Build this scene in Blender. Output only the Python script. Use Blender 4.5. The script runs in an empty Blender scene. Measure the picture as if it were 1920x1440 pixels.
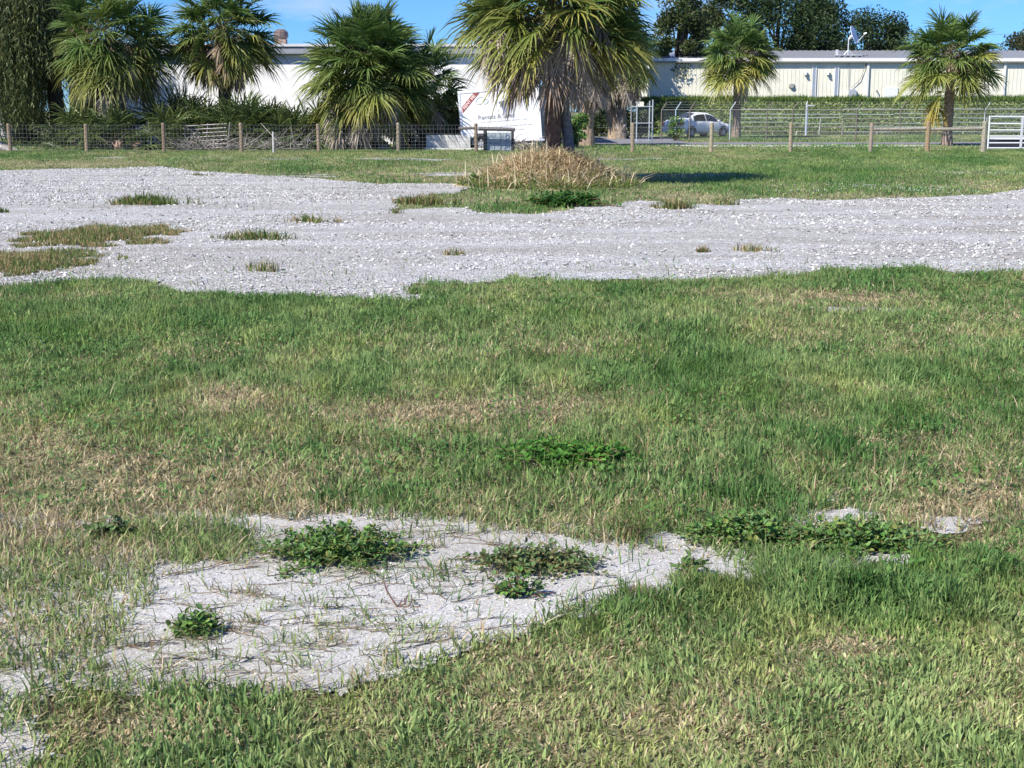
import bpy, bmesh, math, random
import numpy as np
from mathutils import Vector, Matrix
R = math.radians
rng = np.random.default_rng(7)
random.seed(7)
scene = bpy.context.scene
col = scene.collection

# ------------------------------------------------------------------ camera, sky, sun, exposure
F, CX, CY, HZ, CAMH = 2560.0, 960.0, 720.0, 207.0, 1.7
PITCH = math.atan((CY - HZ) / F)
cam = bpy.data.cameras.new("camera"); cam.sensor_width = 36.0; cam.lens = F / 1920 * 36
cam.clip_start = 0.05; cam.clip_end = 5000
cam_ob = bpy.data.objects.new("camera", cam); col.objects.link(cam_ob)
cam_ob.location = (0, 0, CAMH); cam_ob.rotation_euler = (math.pi / 2 - PITCH, 0, 0)
scene.camera = cam_ob

SUN_EL, SUN_AZ = R(44), R(40)          # azimuth: degrees toward the camera from straight left
to_sun = Vector((-math.cos(SUN_EL) * math.cos(SUN_AZ), -math.cos(SUN_EL) * math.sin(SUN_AZ), math.sin(SUN_EL)))
sl = bpy.data.lights.new("sun", "SUN"); sl.energy = 4.6; sl.angle = R(0.5); sl.color = (1.0, 0.95, 0.87)
so = bpy.data.objects.new("sun", sl); col.objects.link(so)
so.rotation_euler = to_sun.to_track_quat('Z', 'Y').to_euler()

world = bpy.data.worlds.new("World"); scene.world = world; world.use_nodes = True
nt = world.node_tree; nt.nodes.clear()
def N(tree, t, **kw):
    n = tree.nodes.new(t)
    for k, v in kw.items():
        if k == 'inp':
            for a, b in v.items(): n.inputs[a].default_value = b
        else: setattr(n, k, v)
    return n
wo = N(nt, 'ShaderNodeOutputWorld'); bg = N(nt, 'ShaderNodeBackground', inp={'Strength': 0.10})
sky = N(nt, 'ShaderNodeTexSky', sky_type='NISHITA', sun_disc=False, sun_elevation=SUN_EL,
        sun_rotation=math.atan2(to_sun.x, to_sun.y), altitude=0, air_density=1.0, dust_density=0.0, ozone_density=5.0)
tint = N(nt, 'ShaderNodeMix', data_type='RGBA', blend_type='MULTIPLY', inp={0: 1.0, 7: (0.30, 0.56, 0.99, 1)})
nt.links.new(sky.outputs[0], tint.inputs[6])
tc = N(nt, 'ShaderNodeTexCoord'); mp = N(nt, 'ShaderNodeMapping', inp={'Scale': (5, 5, 16), 'Location': (0.35, 0, 0.1)})
nz = N(nt, 'ShaderNodeTexNoise', inp={'Scale': 1.4, 'Detail': 7.0, 'Roughness': 0.58})
rp = N(nt, 'ShaderNodeValToRGB'); rp.color_ramp.elements[0].position = 0.54; rp.color_ramp.elements[1].position = 0.78
rp.color_ramp.elements[1].color = (0.75, 0.75, 0.75, 1)
cl = N(nt, 'ShaderNodeMix', data_type='RGBA', inp={7: (4.4, 5.0, 6.2, 1)})
nt.links.new(tc.outputs['Generated'], mp.inputs[0]); nt.links.new(mp.outputs[0], nz.inputs['Vector'])
nt.links.new(nz.outputs[0], rp.inputs[0]); nt.links.new(rp.outputs[0], cl.inputs[0])
nt.links.new(tint.outputs[2], cl.inputs[6]); nt.links.new(cl.outputs[2], bg.inputs[0]); nt.links.new(bg.outputs[0], wo.inputs[0])

vs = scene.view_settings
vs.view_transform = 'Standard'; vs.look = 'None'; vs.gamma = 1; vs.use_curve_mapping = False; vs.exposure = 0.72
scene.cycles.max_bounces = 6; scene.cycles.transparent_max_bounces = 12
scene.cycles.diffuse_bounces = 3

# ------------------------------------------------------------------ picture <-> ground helpers
SP, CP = math.sin(PITCH), math.cos(PITCH)
def ray(u, v):
    x, y = (u - CX) / F, (CY - v) / F
    return Vector((x, CP + y * SP, -SP + y * CP))
def G(u, v):
    d = ray(u, v); t = -CAMH / d.z
    return Vector((d.x * t, d.y * t, 0))
def at(u, v, Y):
    d = ray(u, v); t = Y / d.y
    return Vector((d.x * t, Y, CAMH + d.z * t))
def Yv(v): return G(960, v).y
def ppm(Y): return F / (Y * CP + CAMH * SP)          # picture pixels per metre on the ground at Y
def uv(x, y):                                           # ground points -> picture pixels (arrays)
    dep = y * CP + CAMH * SP
    return CX + F * x / dep, CY - F * (y * SP - CAMH * CP) / dep

def hash2(ix, iy, s):
    h = (ix.astype(np.int64) * 374761393 + iy.astype(np.int64) * 668265263 + s * 1442695041) & 0x7fffffff
    h = (h ^ (h >> 13)) * 1274126177 & 0x7fffffff
    return ((h ^ (h >> 16)) & 0xffff) / 65535.0
def vnoise(x, y, sc, s=0):
    x = np.asarray(x) / sc; y = np.asarray(y) / sc
    ix = np.floor(x); iy = np.floor(y); fx = x - ix; fy = y - iy
    fx = fx * fx * (3 - 2 * fx); fy = fy * fy * (3 - 2 * fy)
    a = hash2(ix, iy, s); b = hash2(ix + 1, iy, s); c = hash2(ix, iy + 1, s); d = hash2(ix + 1, iy + 1, s)
    return (a * (1 - fx) + b * fx) * (1 - fy) + (c * (1 - fx) + d * fx) * fy
def fbm(x, y, sc, s=0):
    return 0.5 * vnoise(x, y, sc, s) + 0.3 * vnoise(x, y, sc * .45, s + 1) + 0.2 * vnoise(x, y, sc * .2, s + 2)
def inpoly(x, y, P):
    P = np.asarray(P); ins = np.zeros(x.shape, bool); j = len(P) - 1
    for i in range(len(P)):
        xi, yi = P[i]; xj, yj = P[j]
        c = (yi > y) != (yj > y)
        ins ^= c & (x < (xj - xi) * (y - yi) / (yj - yi + 1e-12) + xi)
        j = i
    return ins

# ------------------------------------------------------------------ mesh helpers
class MB:
    """collects coloured geometry and links it as ONE mesh object"""
    def __init__(s): s.v = []; s.q = []; s.t = []; s.c = []; s.n = 0
    def raw(s, v, quads=None, tris=None, c=(1, 1, 1)):
        v = np.asarray(v, float).reshape(-1, 3)
        if quads is not None and len(quads): s.q.append(np.asarray(quads, np.int64).reshape(-1, 4) + s.n)
        if tris is not None and len(tris): s.t.append(np.asarray(tris, np.int64).reshape(-1, 3) + s.n)
        c = np.asarray(c, float)
        if c.ndim == 1: c = np.tile(c, (len(v), 1))
        s.v.append(v); s.c.append(c); s.n += len(v)
    def box(s, lo, hi, c=(1, 1, 1), M=None):
        x0, y0, z0 = lo; x1, y1, z1 = hi
        v = [(x0, y0, z0), (x1, y0, z0), (x1, y1, z0), (x0, y1, z0), (x0, y0, z1), (x1, y0, z1), (x1, y1, z1), (x0, y1, z1)]
        if M is not None: v = [M @ Vector(p) for p in v]
        s.raw([tuple(p) for p in v], [(0, 3, 2, 1), (4, 5, 6, 7), (0, 1, 5, 4), (1, 2, 6, 5), (2, 3, 7, 6), (3, 0, 4, 7)], c=c)
    def tube(s, pts, rad, n=6, c=(1, 1, 1), caps=True, jit=0):
        pts = [Vector(p) for p in pts]
        if not hasattr(rad, '__len__'): rad = [rad] * len(pts)
        V = []; prev = None
        for i, p in enumerate(pts):
            d = (pts[min(i + 1, len(pts) - 1)] - pts[max(i - 1, 0)]).normalized()
            a = d.cross(Vector((0, 0, 1)) if abs(d.z) < .95 else Vector((1, 0, 0))).normalized()
            if prev is not None:
                a = (prev - d * prev.dot(d)).normalized() if (prev - d * prev.dot(d)).length > 1e-4 else a
            prev = a; b = d.cross(a)
            for k in range(n):
                an = 2 * math.pi * k / n; r = rad[i] * (1 + jit * (random.random() - .5))
                V.append(tuple(p + (a * math.cos(an) + b * math.sin(an)) * r))
        Q = [(i * n + k, i * n + (k + 1) % n, (i + 1) * n + (k + 1) % n, (i + 1) * n + k) for i in range(len(pts) - 1) for k in range(n)]
        T = []
        if caps:
            m = len(V); V.append(tuple(pts[0])); V.append(tuple(pts[-1])); o = (len(pts) - 1) * n
            for k in range(n):
                T.append((m, (k + 1) % n, k)); T.append((m + 1, o + k, o + (k + 1) % n))
        s.raw(V, Q, T, c)
    def prism(s, outline, y0, y1, c=(1, 1, 1)):      # outline in x,z extruded along y
        n = len(outline); V = [(x, y0, z) for x, z in outline] + [(x, y1, z) for x, z in outline]
        s.raw(V, [(i, (i + 1) % n, n + (i + 1) % n, n + i) for i in range(n)],
              [(0, i + 1, i) for i in range(1, n - 1)] + [(n, n + i, n + i + 1) for i in range(1, n - 1)], c)
    def build(s, name, mat, parent=None, smooth=False):
        V = np.concatenate(s.v); C = np.concatenate(s.c)
        q = np.concatenate(s.q) if s.q else np.zeros((0, 4), np.int64); t = np.concatenate(s.t) if s.t else np.zeros((0, 3), np.int64)
        me = bpy.data.meshes.new(name); me.vertices.add(len(V)); me.vertices.foreach_set('co', V.astype(np.float32).ravel())
        nl = q.size + t.size; me.loops.add(nl); me.polygons.add(len(q) + len(t))
        me.loops.foreach_set('vertex_index', np.concatenate([q.ravel(), t.ravel()]).astype(np.int32))
        ls = np.concatenate([np.arange(len(q)) * 4, q.size + np.arange(len(t)) * 3]).astype(np.int32)
        me.polygons.foreach_set('loop_start', ls)
        me.polygons.foreach_set('use_smooth', np.full(len(ls), smooth))
        at_ = me.color_attributes.new('Col', 'FLOAT_COLOR', 'POINT')
        at_.data.foreach_set('color', np.concatenate([C[:, :3], np.ones((len(C), 1))], 1).astype(np.float32).ravel())
        me.update(calc_edges=True)
        me.materials.append(mat)
        o = bpy.data.objects.new(name, me); col.objects.link(o)
        if parent is not None: o.parent = parent
        return o
def tag(o, label=None, cat=None, group=None, kind=None):
    if label: o['label'] = label
    if cat: o['category'] = cat
    if group: o['group'] = group
    if kind: o['kind'] = kind
    return o
def thing(name, label, cat, loc=(0, 0, 0), group=None, rot=(0, 0, 0)):
    o = bpy.data.objects.new(name, None); col.objects.link(o); o.location = loc; o.rotation_euler = rot
    o.empty_display_size = .2
    return tag(o, label, cat, group)

# ------------------------------------------------------------------ materials
def mat_v(name, rough=0.7, transl=0.0, spec=0.3, var=0.0, vscale=20.0, bump=0.0, bscale=60.0, metal=0.0):
    m = bpy.data.materials.new(name); m.use_nodes = True; t = m.node_tree; t.nodes.clear()
    out = N(t, 'ShaderNodeOutputMaterial'); p = N(t, 'ShaderNodeBsdfPrincipled', inp={'Roughness': rough, 'Metallic': metal})
    p.inputs['Specular IOR Level'].default_value = spec
    a = N(t, 'ShaderNodeVertexColor', layer_name='Col'); src = a.outputs[0]
    tcn = N(t, 'ShaderNodeTexCoord')
    if var > 0:
        nn = N(t, 'ShaderNodeTexNoise', inp={'Scale': vscale, 'Detail': 5.0, 'Roughness': .6})
        mr = N(t, 'ShaderNodeMapRange', inp={1: .3, 2: .7, 3: 1 - var, 4: 1 + var})
        mx = N(t, 'ShaderNodeMix', data_type='RGBA', blend_type='MULTIPLY', inp={0: 1.0})
        t.links.new(tcn.outputs['Object'], nn.inputs['Vector']); t.links.new(nn.outputs[0], mr.inputs[0])
        t.links.new(src, mx.inputs[6]); t.links.new(mr.outputs[0], mx.inputs[7]); src = mx.outputs[2]
    t.links.new(src, p.inputs['Base Color'])
    if bump > 0:
        nb = N(t, 'ShaderNodeTexNoise', inp={'Scale': bscale, 'Detail': 4.0})
        bp = N(t, 'ShaderNodeBump', inp={'Strength': bump, 'Distance': .02})
        t.links.new(tcn.outputs['Object'], nb.inputs['Vector']); t.links.new(nb.outputs[0], bp.inputs['Height']); t.links.new(bp.outputs[0], p.inputs['Normal'])
    if transl > 0:
        tr = N(t, 'ShaderNodeBsdfTranslucent'); ms = N(t, 'ShaderNodeMixShader', inp={0: transl})
        t.links.new(src, tr.inputs[0]); t.links.new(p.outputs[0], ms.inputs[1]); t.links.new(tr.outputs[0], ms.inputs[2]); t.links.new(ms.outputs[0], out.inputs[0])
    else: t.links.new(p.outputs[0], out.inputs[0])
    return m
M_blade = mat_v('grass_blade', .6, .34, .14)
M_straw = mat_v('straw', .75, .2, .15)
M_leaf = mat_v('leaf', .5, .3, .25)
M_frond = mat_v('palm_frond', .45, .26, .3)
M_bark = mat_v('bark', .9, 0, .1, .45, 9, .8, 14)
M_wood = mat_v('weathered_wood', .85, 0, .15, .35, 14, .5, 30)
M_metal = mat_v('galvanised_metal', .45, 0, .5, .12, 6, 0, 1, .3)
M_paint = mat_v('painted_metal', .35, 0, .5, .05, 2.5)
M_wall = mat_v('wall_paint', .7, 0, .3, .07, 1.2, .05, 20)
M_rubber = mat_v('rubber', .8, 0, .2, .2, 12)
M_stone = mat_v('stone', .85, 0, .2, .18, 40)
M_glass = mat_v('dark_glass', .05, 0, .8)
M_conc = mat_v('concrete', .85, 0, .2, .3, 2.2, .3, 18)
M_car = mat_v('car_paint', .22, 0, .6)
M_wire = mat_v('wire', .5, 0, .5, 0, 1, 0, 1, .2)

def mat_ground():
    m = bpy.data.materials.new('soil_and_thatch'); m.use_nodes = True; t = m.node_tree; p = t.nodes['Principled BSDF']
    p.inputs['Roughness'].default_value = .95; p.inputs['Specular IOR Level'].default_value = .1
    g = N(t, 'ShaderNodeNewGeometry')
    n1 = N(t, 'ShaderNodeTexNoise', inp={'Scale': .35, 'Detail': 6.0, 'Roughness': .65}); n2 = N(t, 'ShaderNodeTexNoise', inp={'Scale': 22.0, 'Detail': 6.0, 'Roughness': .7})
    r1 = N(t, 'ShaderNodeValToRGB'); e = r1.color_ramp.elements
    e[0].position = .35; e[0].color = (.12, .16, .06, 1); e[1].position = .68; e[1].color = (.32, .28, .17, 1)
    r2 = N(t, 'ShaderNodeMapRange', inp={1: .25, 2: .75, 3: .5, 4: 1.4}); mx = N(t, 'ShaderNodeMix', data_type='RGBA', blend_type='MULTIPLY', inp={0: 1.0})
    bp = N(t, 'ShaderNodeBump', inp={'Strength': .7, 'Distance': .03})
    for n in (n1, n2): t.links.new(g.outputs['Position'], n.inputs['Vector'])
    t.links.new(n1.outputs[0], r1.inputs[0]); t.links.new(n2.outputs[0], r2.inputs[0]); t.links.new(r1.outputs[0], mx.inputs[6]); t.links.new(r2.outputs[0], mx.inputs[7])
    t.links.new(mx.outputs[2], p.inputs['Base Color']); t.links.new(n2.outputs[0], bp.inputs['Height']); t.links.new(bp.outputs[0], p.inputs['Normal'])
    return m
def mat_gravel(name, sc, base, dark, bump, dist, smooth=0.5):
    m = bpy.data.materials.new(name); m.use_nodes = True; t = m.node_tree; p = t.nodes['Principled BSDF']
    p.inputs['Roughness'].default_value = .9; p.inputs['Specular IOR Level'].default_value = .15
    g = N(t, 'ShaderNodeNewGeometry')
    vo = N(t, 'ShaderNodeTexVoronoi', inp={'Scale': sc}); n1 = N(t, 'ShaderNodeTexNoise', inp={'Scale': sc * .55, 'Detail': 6.0, 'Roughness': .75})
    n2 = N(t, 'ShaderNodeTexNoise', inp={'Scale': .55, 'Detail': 5.0, 'Roughness': .6})
    for n in (vo, n1, n2): t.links.new(g.outputs['Position'], n.inputs['Vector'])
    r1 = N(t, 'ShaderNodeValToRGB'); e = r1.color_ramp.elements
    e[0].position = .3; e[0].color = (*dark, 1); e[1].position = .56; e[1].color = (*base, 1)
    t.links.new(n1.outputs[0], r1.inputs[0])
    sx = N(t, 'ShaderNodeSeparateColor'); t.links.new(vo.outputs['Color'], sx.inputs[0])
    r2 = N(t, 'ShaderNodeMapRange', inp={3: .62, 4: 1.25}); t.links.new(sx.outputs[0], r2.inputs[0])
    mx = N(t, 'ShaderNodeMix', data_type='RGBA', blend_type='MULTIPLY', inp={0: 1.0}); t.links.new(r1.outputs[0], mx.inputs[6]); t.links.new(r2.outputs[0], mx.inputs[7])
    mpg = N(t, 'ShaderNodeMapping', inp={'Scale': (.35, 1.6, 1.0), 'Rotation': (0, 0, .12)}); t.links.new(g.outputs['Position'], mpg.inputs[0]); t.links.new(mpg.outputs[0], n2.inputs['Vector'])
    r3 = N(t, 'ShaderNodeValToRGB'); e = r3.color_ramp.elements
    e[0].position = .36; e[0].color = (.76, .73, .68, 1); e[1].position = .6; e[1].color = (1, 1, 1, 1)
    t.links.new(n2.outputs[0], r3.inputs[0]); m2 = N(t, 'ShaderNodeMix', data_type='RGBA', blend_type='MULTIPLY', inp={0: 1.0})
    t.links.new(mx.outputs[2], m2.inputs[6]); t.links.new(r3.outputs[0], m2.inputs[7]); t.links.new(m2.outputs[2], p.inputs['Base Color'])
    bp = N(t, 'ShaderNodeBump', inp={'Strength': bump, 'Distance': dist}); ad = N(t, 'ShaderNodeMath', operation='ADD')
    t.links.new(vo.outputs['Distance'], ad.inputs[0]); t.links.new(n1.outputs[0], ad.inputs[1]); t.links.new(ad.outputs[0], bp.inputs['Height']); t.links.new(bp.outputs[0], p.inputs['Normal'])
    return m

# ------------------------------------------------------------------ ground, gravel, road
g = MB(); g.raw([(-900, -60, 0), (900, -60, 0), (900, 2000, 0), (-900, 2000, 0)], [(0, 1, 2, 3)])
tag(g.build('ground', mat_ground()), kind='structure')

LOT = [(-600, 330), (0, 320), (90, 318), (200, 316), (310, 313), (370, 322), (440, 327), (560, 334), (640, 341), (700, 346), (870, 346), (900, 352),
       (860, 364), (800, 366), (745, 378), (728, 396), (800, 392), (880, 392), (925, 402), (1000, 403), (1080, 393), (1140, 383), (1200, 376), (1280, 388), (1400, 375),
       (1470, 372), (1530, 377), (1600, 376), (1660, 372), (1760, 370), (1830, 366), (1880, 361), (1920, 355), (2500, 325),
       (2500, 505), (1920, 512), (1800, 516), (1740, 505), (1660, 507), (1560, 510), (1500, 520), (1400, 524), (1300, 528), (1200, 530), (1100, 532), (1000, 524), (960, 528),
       (840, 536), (780, 534), (760, 550), (840, 560), (760, 565), (640, 562), (540, 558), (310, 548), (298, 531), (170, 527), (60, 536), (0, 540), (-600, 575)]
PATCH = [(400, 985), (450, 968), (560, 985), (640, 968), (740, 990), (860, 985), (980, 998), (1030, 1012), (1110, 1026), (1200, 1040), (1240, 1018), (1300, 1035), (1400, 1046),
         (1410, 1086), (1280, 1110), (1230, 1126), (1180, 1138), (1100, 1145), (1030, 1165), (950, 1192), (880, 1220), (800, 1252), (700, 1285), (640, 1296), (560, 1290),
         (430, 1285), (330, 1285), (250, 1272), (190, 1240), (235, 1195), (200, 1150), (300, 1100), (300, 1068), (330, 1050), (420, 1045), (480, 1035), (470, 1005), (420, 990)]
SPARSE = [(-300, 950), (200, 970), (420, 948), (760, 965), (1000, 985), (1420, 1020), (1700, 1010), (1720, 1060), (1300, 1100), (900, 1220), (650, 1300), (200, 1300), (60, 1270), (70, 1330), (60, 1440), (0, 1500), (-300, 1500)]
SMALL = [(1560, 968, 62, 24), (1775, 988, 46, 14), (1235, 1024, 50, 18), (1520, 1066, 80, 14), (1660, 1050, 60, 14), (1620, 583, 75, 6), (1540, 578, 30, 3), (20, 1405, 60, 34), (10, 1300, 50, 30), (1370, 1055, 40, 20),
         (470, 333, 0, 0), (380, 296, 70, 2), (540, 298, 60, 2), (735, 298, 70, 2.0), (560, 330, 75, 4), (850, 327, 80, 4), (800, 300, 60, 1.5), (1140, 299, 55, 2), (1215, 298, 40, 1.5), (915, 300, 25, 1.5), (200, 296, 50, 1.2)]
def wob(x, y, u, v, k=0, q=1.0):
    s = ppmv(y); w = (fbm(x, y, (.35 + y * .012) * q, 31 + k) - .5) * (.10 + .012 * y) / q ** .5
    w2 = (fbm(x, y, (.35 + y * .012) * q, 77 + k) - .5) * (.10 + .012 * y) / q ** .5
    return u + w * s * 1.6, v + w2 * s * 1.6 * np.clip(CAMH / y, .04, .5)
def ppmv(y): return F / (y * CP + CAMH * SP)
def bare(x, y):
    """1 where gravel shows bare, falling to 0 under closed grass"""
    return .5 * bare1(x, y, 0, 1.0) + .5 * bare1(x, y, 100, .45)
def bare1(x, y, kk, qq):
    u, v = uv(x, y); u, v = wob(x, y, u, v, kk, qq)
    b = np.zeros(x.shape)
    b[inpoly(u, v, SPARSE)] = .36
    b[inpoly(u, v, LOT) | inpoly(u, v, PATCH)] = 1.0
    for (a, c, ru, rv) in SMALL:
        if ru: b[(((u - a) / ru) ** 2 + ((v - c) / rv) ** 2 < 1) & (fbm(x * .6, y * 2, .5, 88) > .44)] = 1.0 if c > 700 else .7
    return b
def sheet(name, x0, x1, y0, y1, step, zf, mat, test):
    xs = np.arange(x0, x1, step); ys = np.arange(y0, y1, step); X, Y = np.meshgrid(xs, ys)
    cxm, cym = X[:-1, :-1] + step / 2, Y[:-1, :-1] + step / 2
    keep = test(cxm, cym); Z = zf(X, Y)
    idx = np.arange(X.size).reshape(X.shape)
    Q = np.stack([idx[:-1, :-1][keep], idx[:-1, 1:][keep], idx[1:, 1:][keep], idx[1:, :-1][keep]], 1)
    used, inv = np.unique(Q, return_inverse=True)
    b = MB(); b.raw(np.stack([X.ravel(), Y.ravel(), Z.ravel()], 1)[used], inv.reshape(-1, 4))
    return tag(b.build(name, mat, smooth=True), kind='structure')
M_gr1 = mat_gravel('crushed_shell', 34, (.66, .65, .615), (.30, .29, .275), .85, .04)
M_gr2 = mat_gravel('fine_shell_sand', 210, (.58, .57, .545), (.37, .355, .33), .4, .008)
sheet('gravel_lot', -24, 24, 11.5, 47, .1, lambda X, Y: .006 + .03 * fbm(X, Y, 1.1, 5) ** 2, M_gr1,
      lambda x, y: inpoly(*wob(x, y, *uv(x, y)), LOT))
sheet('gravel_patch', -3.6, 3.2, 2.9, 6.6, .0125, lambda X, Y: .004 + .009 * fbm(X, Y, .3, 9) + .003 * fbm(X, Y, .07, 19), M_gr2,
      lambda x, y: (bare(x, y) > .2) | (bare(x + (fbm(x, y, .07, 201) - .5) * .2, y + (fbm(x, y, .07, 202) - .5) * .2) > .2))
sheet('gravel_strip', -16, 16, 10, 62, .12, lambda X, Y: .006 + 0 * X, M_gr1,
      lambda x, y: np.any([(((uv(x, y)[0] - a) / max(ru, 1)) ** 2 + ((uv(x, y)[1] - c) / max(rv, .5)) ** 2 < 1) for (a, c, ru, rv) in SMALL if ru and c < 700], axis=0) & (fbm(x * .6, y * 2, .5, 88) > .47))

def flat(name, pix, z, mat, c):
    b = MB(); P = [G(u, v) for u, v in pix]; n = len(P)
    bm = bmesh.new(); vs_ = [bm.verts.new((p.x, p.y, z)) for p in P]; f = bm.faces.new(vs_)
    bmesh.ops.triangulate(bm, faces=[f]); bm.verts.index_update()
    b.raw([v.co[:] for v in bm.verts], None, [[v.index for v in f.verts] for f in bm.faces], c)
    for f in bm.faces: pass
    bm.free(); o = b.build(name, mat)
    return tag(o, kind='structure')
M_asph = mat_v('asphalt', .9, 0, .15, .2, 1.5, .4, 40)
ROADPX = [(1100, 268.5), (1110, 256.6), (1240, 256.6), (1290, 267), (1925, 266.5), (2600, 266.5), (2600, 271.5), (1300, 271.5), (1180, 272), (1130, 271)]
flat('road', ROADPX, .006, M_asph, (.2, .2, .205))
flat('path', [(1100, 254), (1240, 254), (1300, 255.2), (1960, 253.4), (1960, 251.5), (1240, 252), (1100, 252)], .008, M_conc, (.5, .49, .46))
flat('verge', [(1240, 272.2), (1760, 271.9), (1790, 273.2), (1700, 275.2), (1300, 275.2)], .008, M_conc, (.62, .6, .56))

# ------------------------------------------------------------------ grass
DRY = [(410, 750, 110, 30, .6), (840, 778, 190, 34, .5), (1010, 762, 170, 26, .35), (100, 830, 170, 60, .2), (250, 890, 260, 50, .35), (420, 915, 220, 40, .4),
       (1380, 558, 190, 16, .45), (1600, 560, 110, 13, .8), (1850, 612, 150, 36, .35), (1820, 940, 190, 60, .5), (1100, 655, 110, 22, .3), (1560, 640, 120, 20, .25),
       (230, 1365, 150, 50, .5), (1610, 1215, 70, 22, .8), (160, 560, 160, 14, .3), (980, 860, 400, 60, .12), (300, 700, 200, 30, .1), (110, 1010, 260, 90, .42), (500, 965, 260, 22, .4), (60, 1180, 160, 60, .35), (1000, 1350, 800, 130, .20),
       (120, 309, 190, 7, .6), (700, 292, 500, 5, .3), (1300, 308, 80, 6, .3), (1620, 372, 220, 8, .7), (1280, 372, 110, 14, .55), (1880, 350, 60, 10, .5), (1000, 320, 220, 30, .4), (840, 385, 120, 20, .4), (400, 325, 90, 8, .3), (1330, 295, 120, 4, .3),
       (130, 640, 230, 55, -.35), (480, 592, 260, 24, -.35), (660, 718, 160, 30, -.35), (1100, 600, 220, 26, -.22), (1000, 700, 230, 34, -.22), (1600, 1090, 320, 50, -.45), (720, 1215, 110, 40, -.3),
       (1050, 850, 120, 25, -.35), (1500, 690, 260, 50, -.12), (100, 268, 250, 8, -.3), (1400, 330, 220, 12, -.3), (1700, 300, 300, 16, -.2), (1800, 1150, 250, 60, -.25)]
def dryness(x, y):
    u, v = uv(x, y); d = .25 + .07 * ((y > 5) & (y < 12)) + (fbm(x, y, .9 + y * .03, 3) - .5) * .75 + (vnoise(x, y, .12 + y * .012, 8) - .5) * .35
    for (a, c, ru, rv, w) in DRY: d = d + w * np.exp(-(((u - a) / ru) ** 2 + ((v - c) / rv) ** 2))
    return np.clip(d, .02, .93)
def lerp(a, b, t): return np.asarray(a) + (np.asarray(b) - np.asarray(a)) * t[:, None]
def grass_colour(x, y, n, fresh=0.0):
    d = dryness(x, y); isdry = rng.random(n) < d
    t = np.clip(.38 + (fbm(x, y, .8 + y * .03, 21) - .5) * 1.3 + rng.normal(0, .22, n) + .35 * (d - .3), 0, 1)
    pale = np.clip((uv(x, y)[1] - 1120) / 150, 0, 1) * .38; t = np.clip(t + pale, 0, 1.25); gcol = lerp((.088, .19, .045), (.34, .40, .15), t)
    blu = rng.random(n)[:, None] * np.array([.0, .006, .006]); gcol = gcol + blu
    s = rng.random(n); dcol = lerp((.30, .21, .11), (.60, .52, .33), s)
    c = np.where(isdry[:, None], dcol, gcol)
    return c * (.62 + .8 * rng.random((n, 1)) ** 1.2), isdry
def blades(b, P, az, lean, h, w, c, segs=2, face=None):
    """P (n,3); az lean direction; lean 0..1.5; h, w metres; curved tapering blades"""
    n = len(P); d = np.stack([np.cos(az), np.sin(az), 0 * az], 1)
    fa = az + (rng.normal(math.pi / 2, .7, n) if face is None else face)
    s = np.stack([np.cos(fa), np.sin(fa), 0 * fa], 1)
    ts = np.linspace(0, 1, segs + 1); V = []; ws = {1: [1], 2: [1, .78], 3: [.8, 1, .66]}[segs]
    for i, t in enumerate(ts):
        up = np.sin(np.minimum(1.45, t * (1.0))) / .8415
        ctr = P + d * (lean * h * t ** 1.45)[:, None]; ctr[:, 2] += h * up * (1 - .32 * np.minimum(lean, 1.6) * t)
        if i < segs:
            V.append(ctr - s * (w * ws[i] / 2)[:, None]); V.append(ctr + s * (w * ws[i] / 2)[:, None])
        else: V.append(ctr)
    k = len(V); V = np.stack(V, 1).reshape(-1, 3); base = np.arange(n) * k
    Q = [np.stack([base + 2 * i, base + 2 * i + 1, base + 2 * i + 3, base + 2 * i + 2], 1) for i in range(segs - 1)]
    T = np.stack([base + 2 * segs - 2, base + 2 * segs - 1, base + 2 * segs], 1)
    b.raw(V, np.concatenate(Q) if Q else None, T, np.repeat(c, k, 0))
def scatter(y0, y1, dens, margin=1.16):
    """uniform random ground points inside the widened view wedge between two distances"""
    hw = lambda y: (960 * margin / F) * (y * CP + CAMH * SP) + 1.9
    A = (y1 - y0) * (hw(y0) + hw(y1)); n = int(A * dens * 1.0)
    y = np.sqrt(rng.random(n) * (y1 ** 2 - y0 ** 2) + y0 ** 2); x = (rng.random(n) * 2 - 1) * hw(y)
    k = (np.abs(x) < hw(y) - 1.7) | (rng.random(n) < .5)
    return x[k], y[k]
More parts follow.
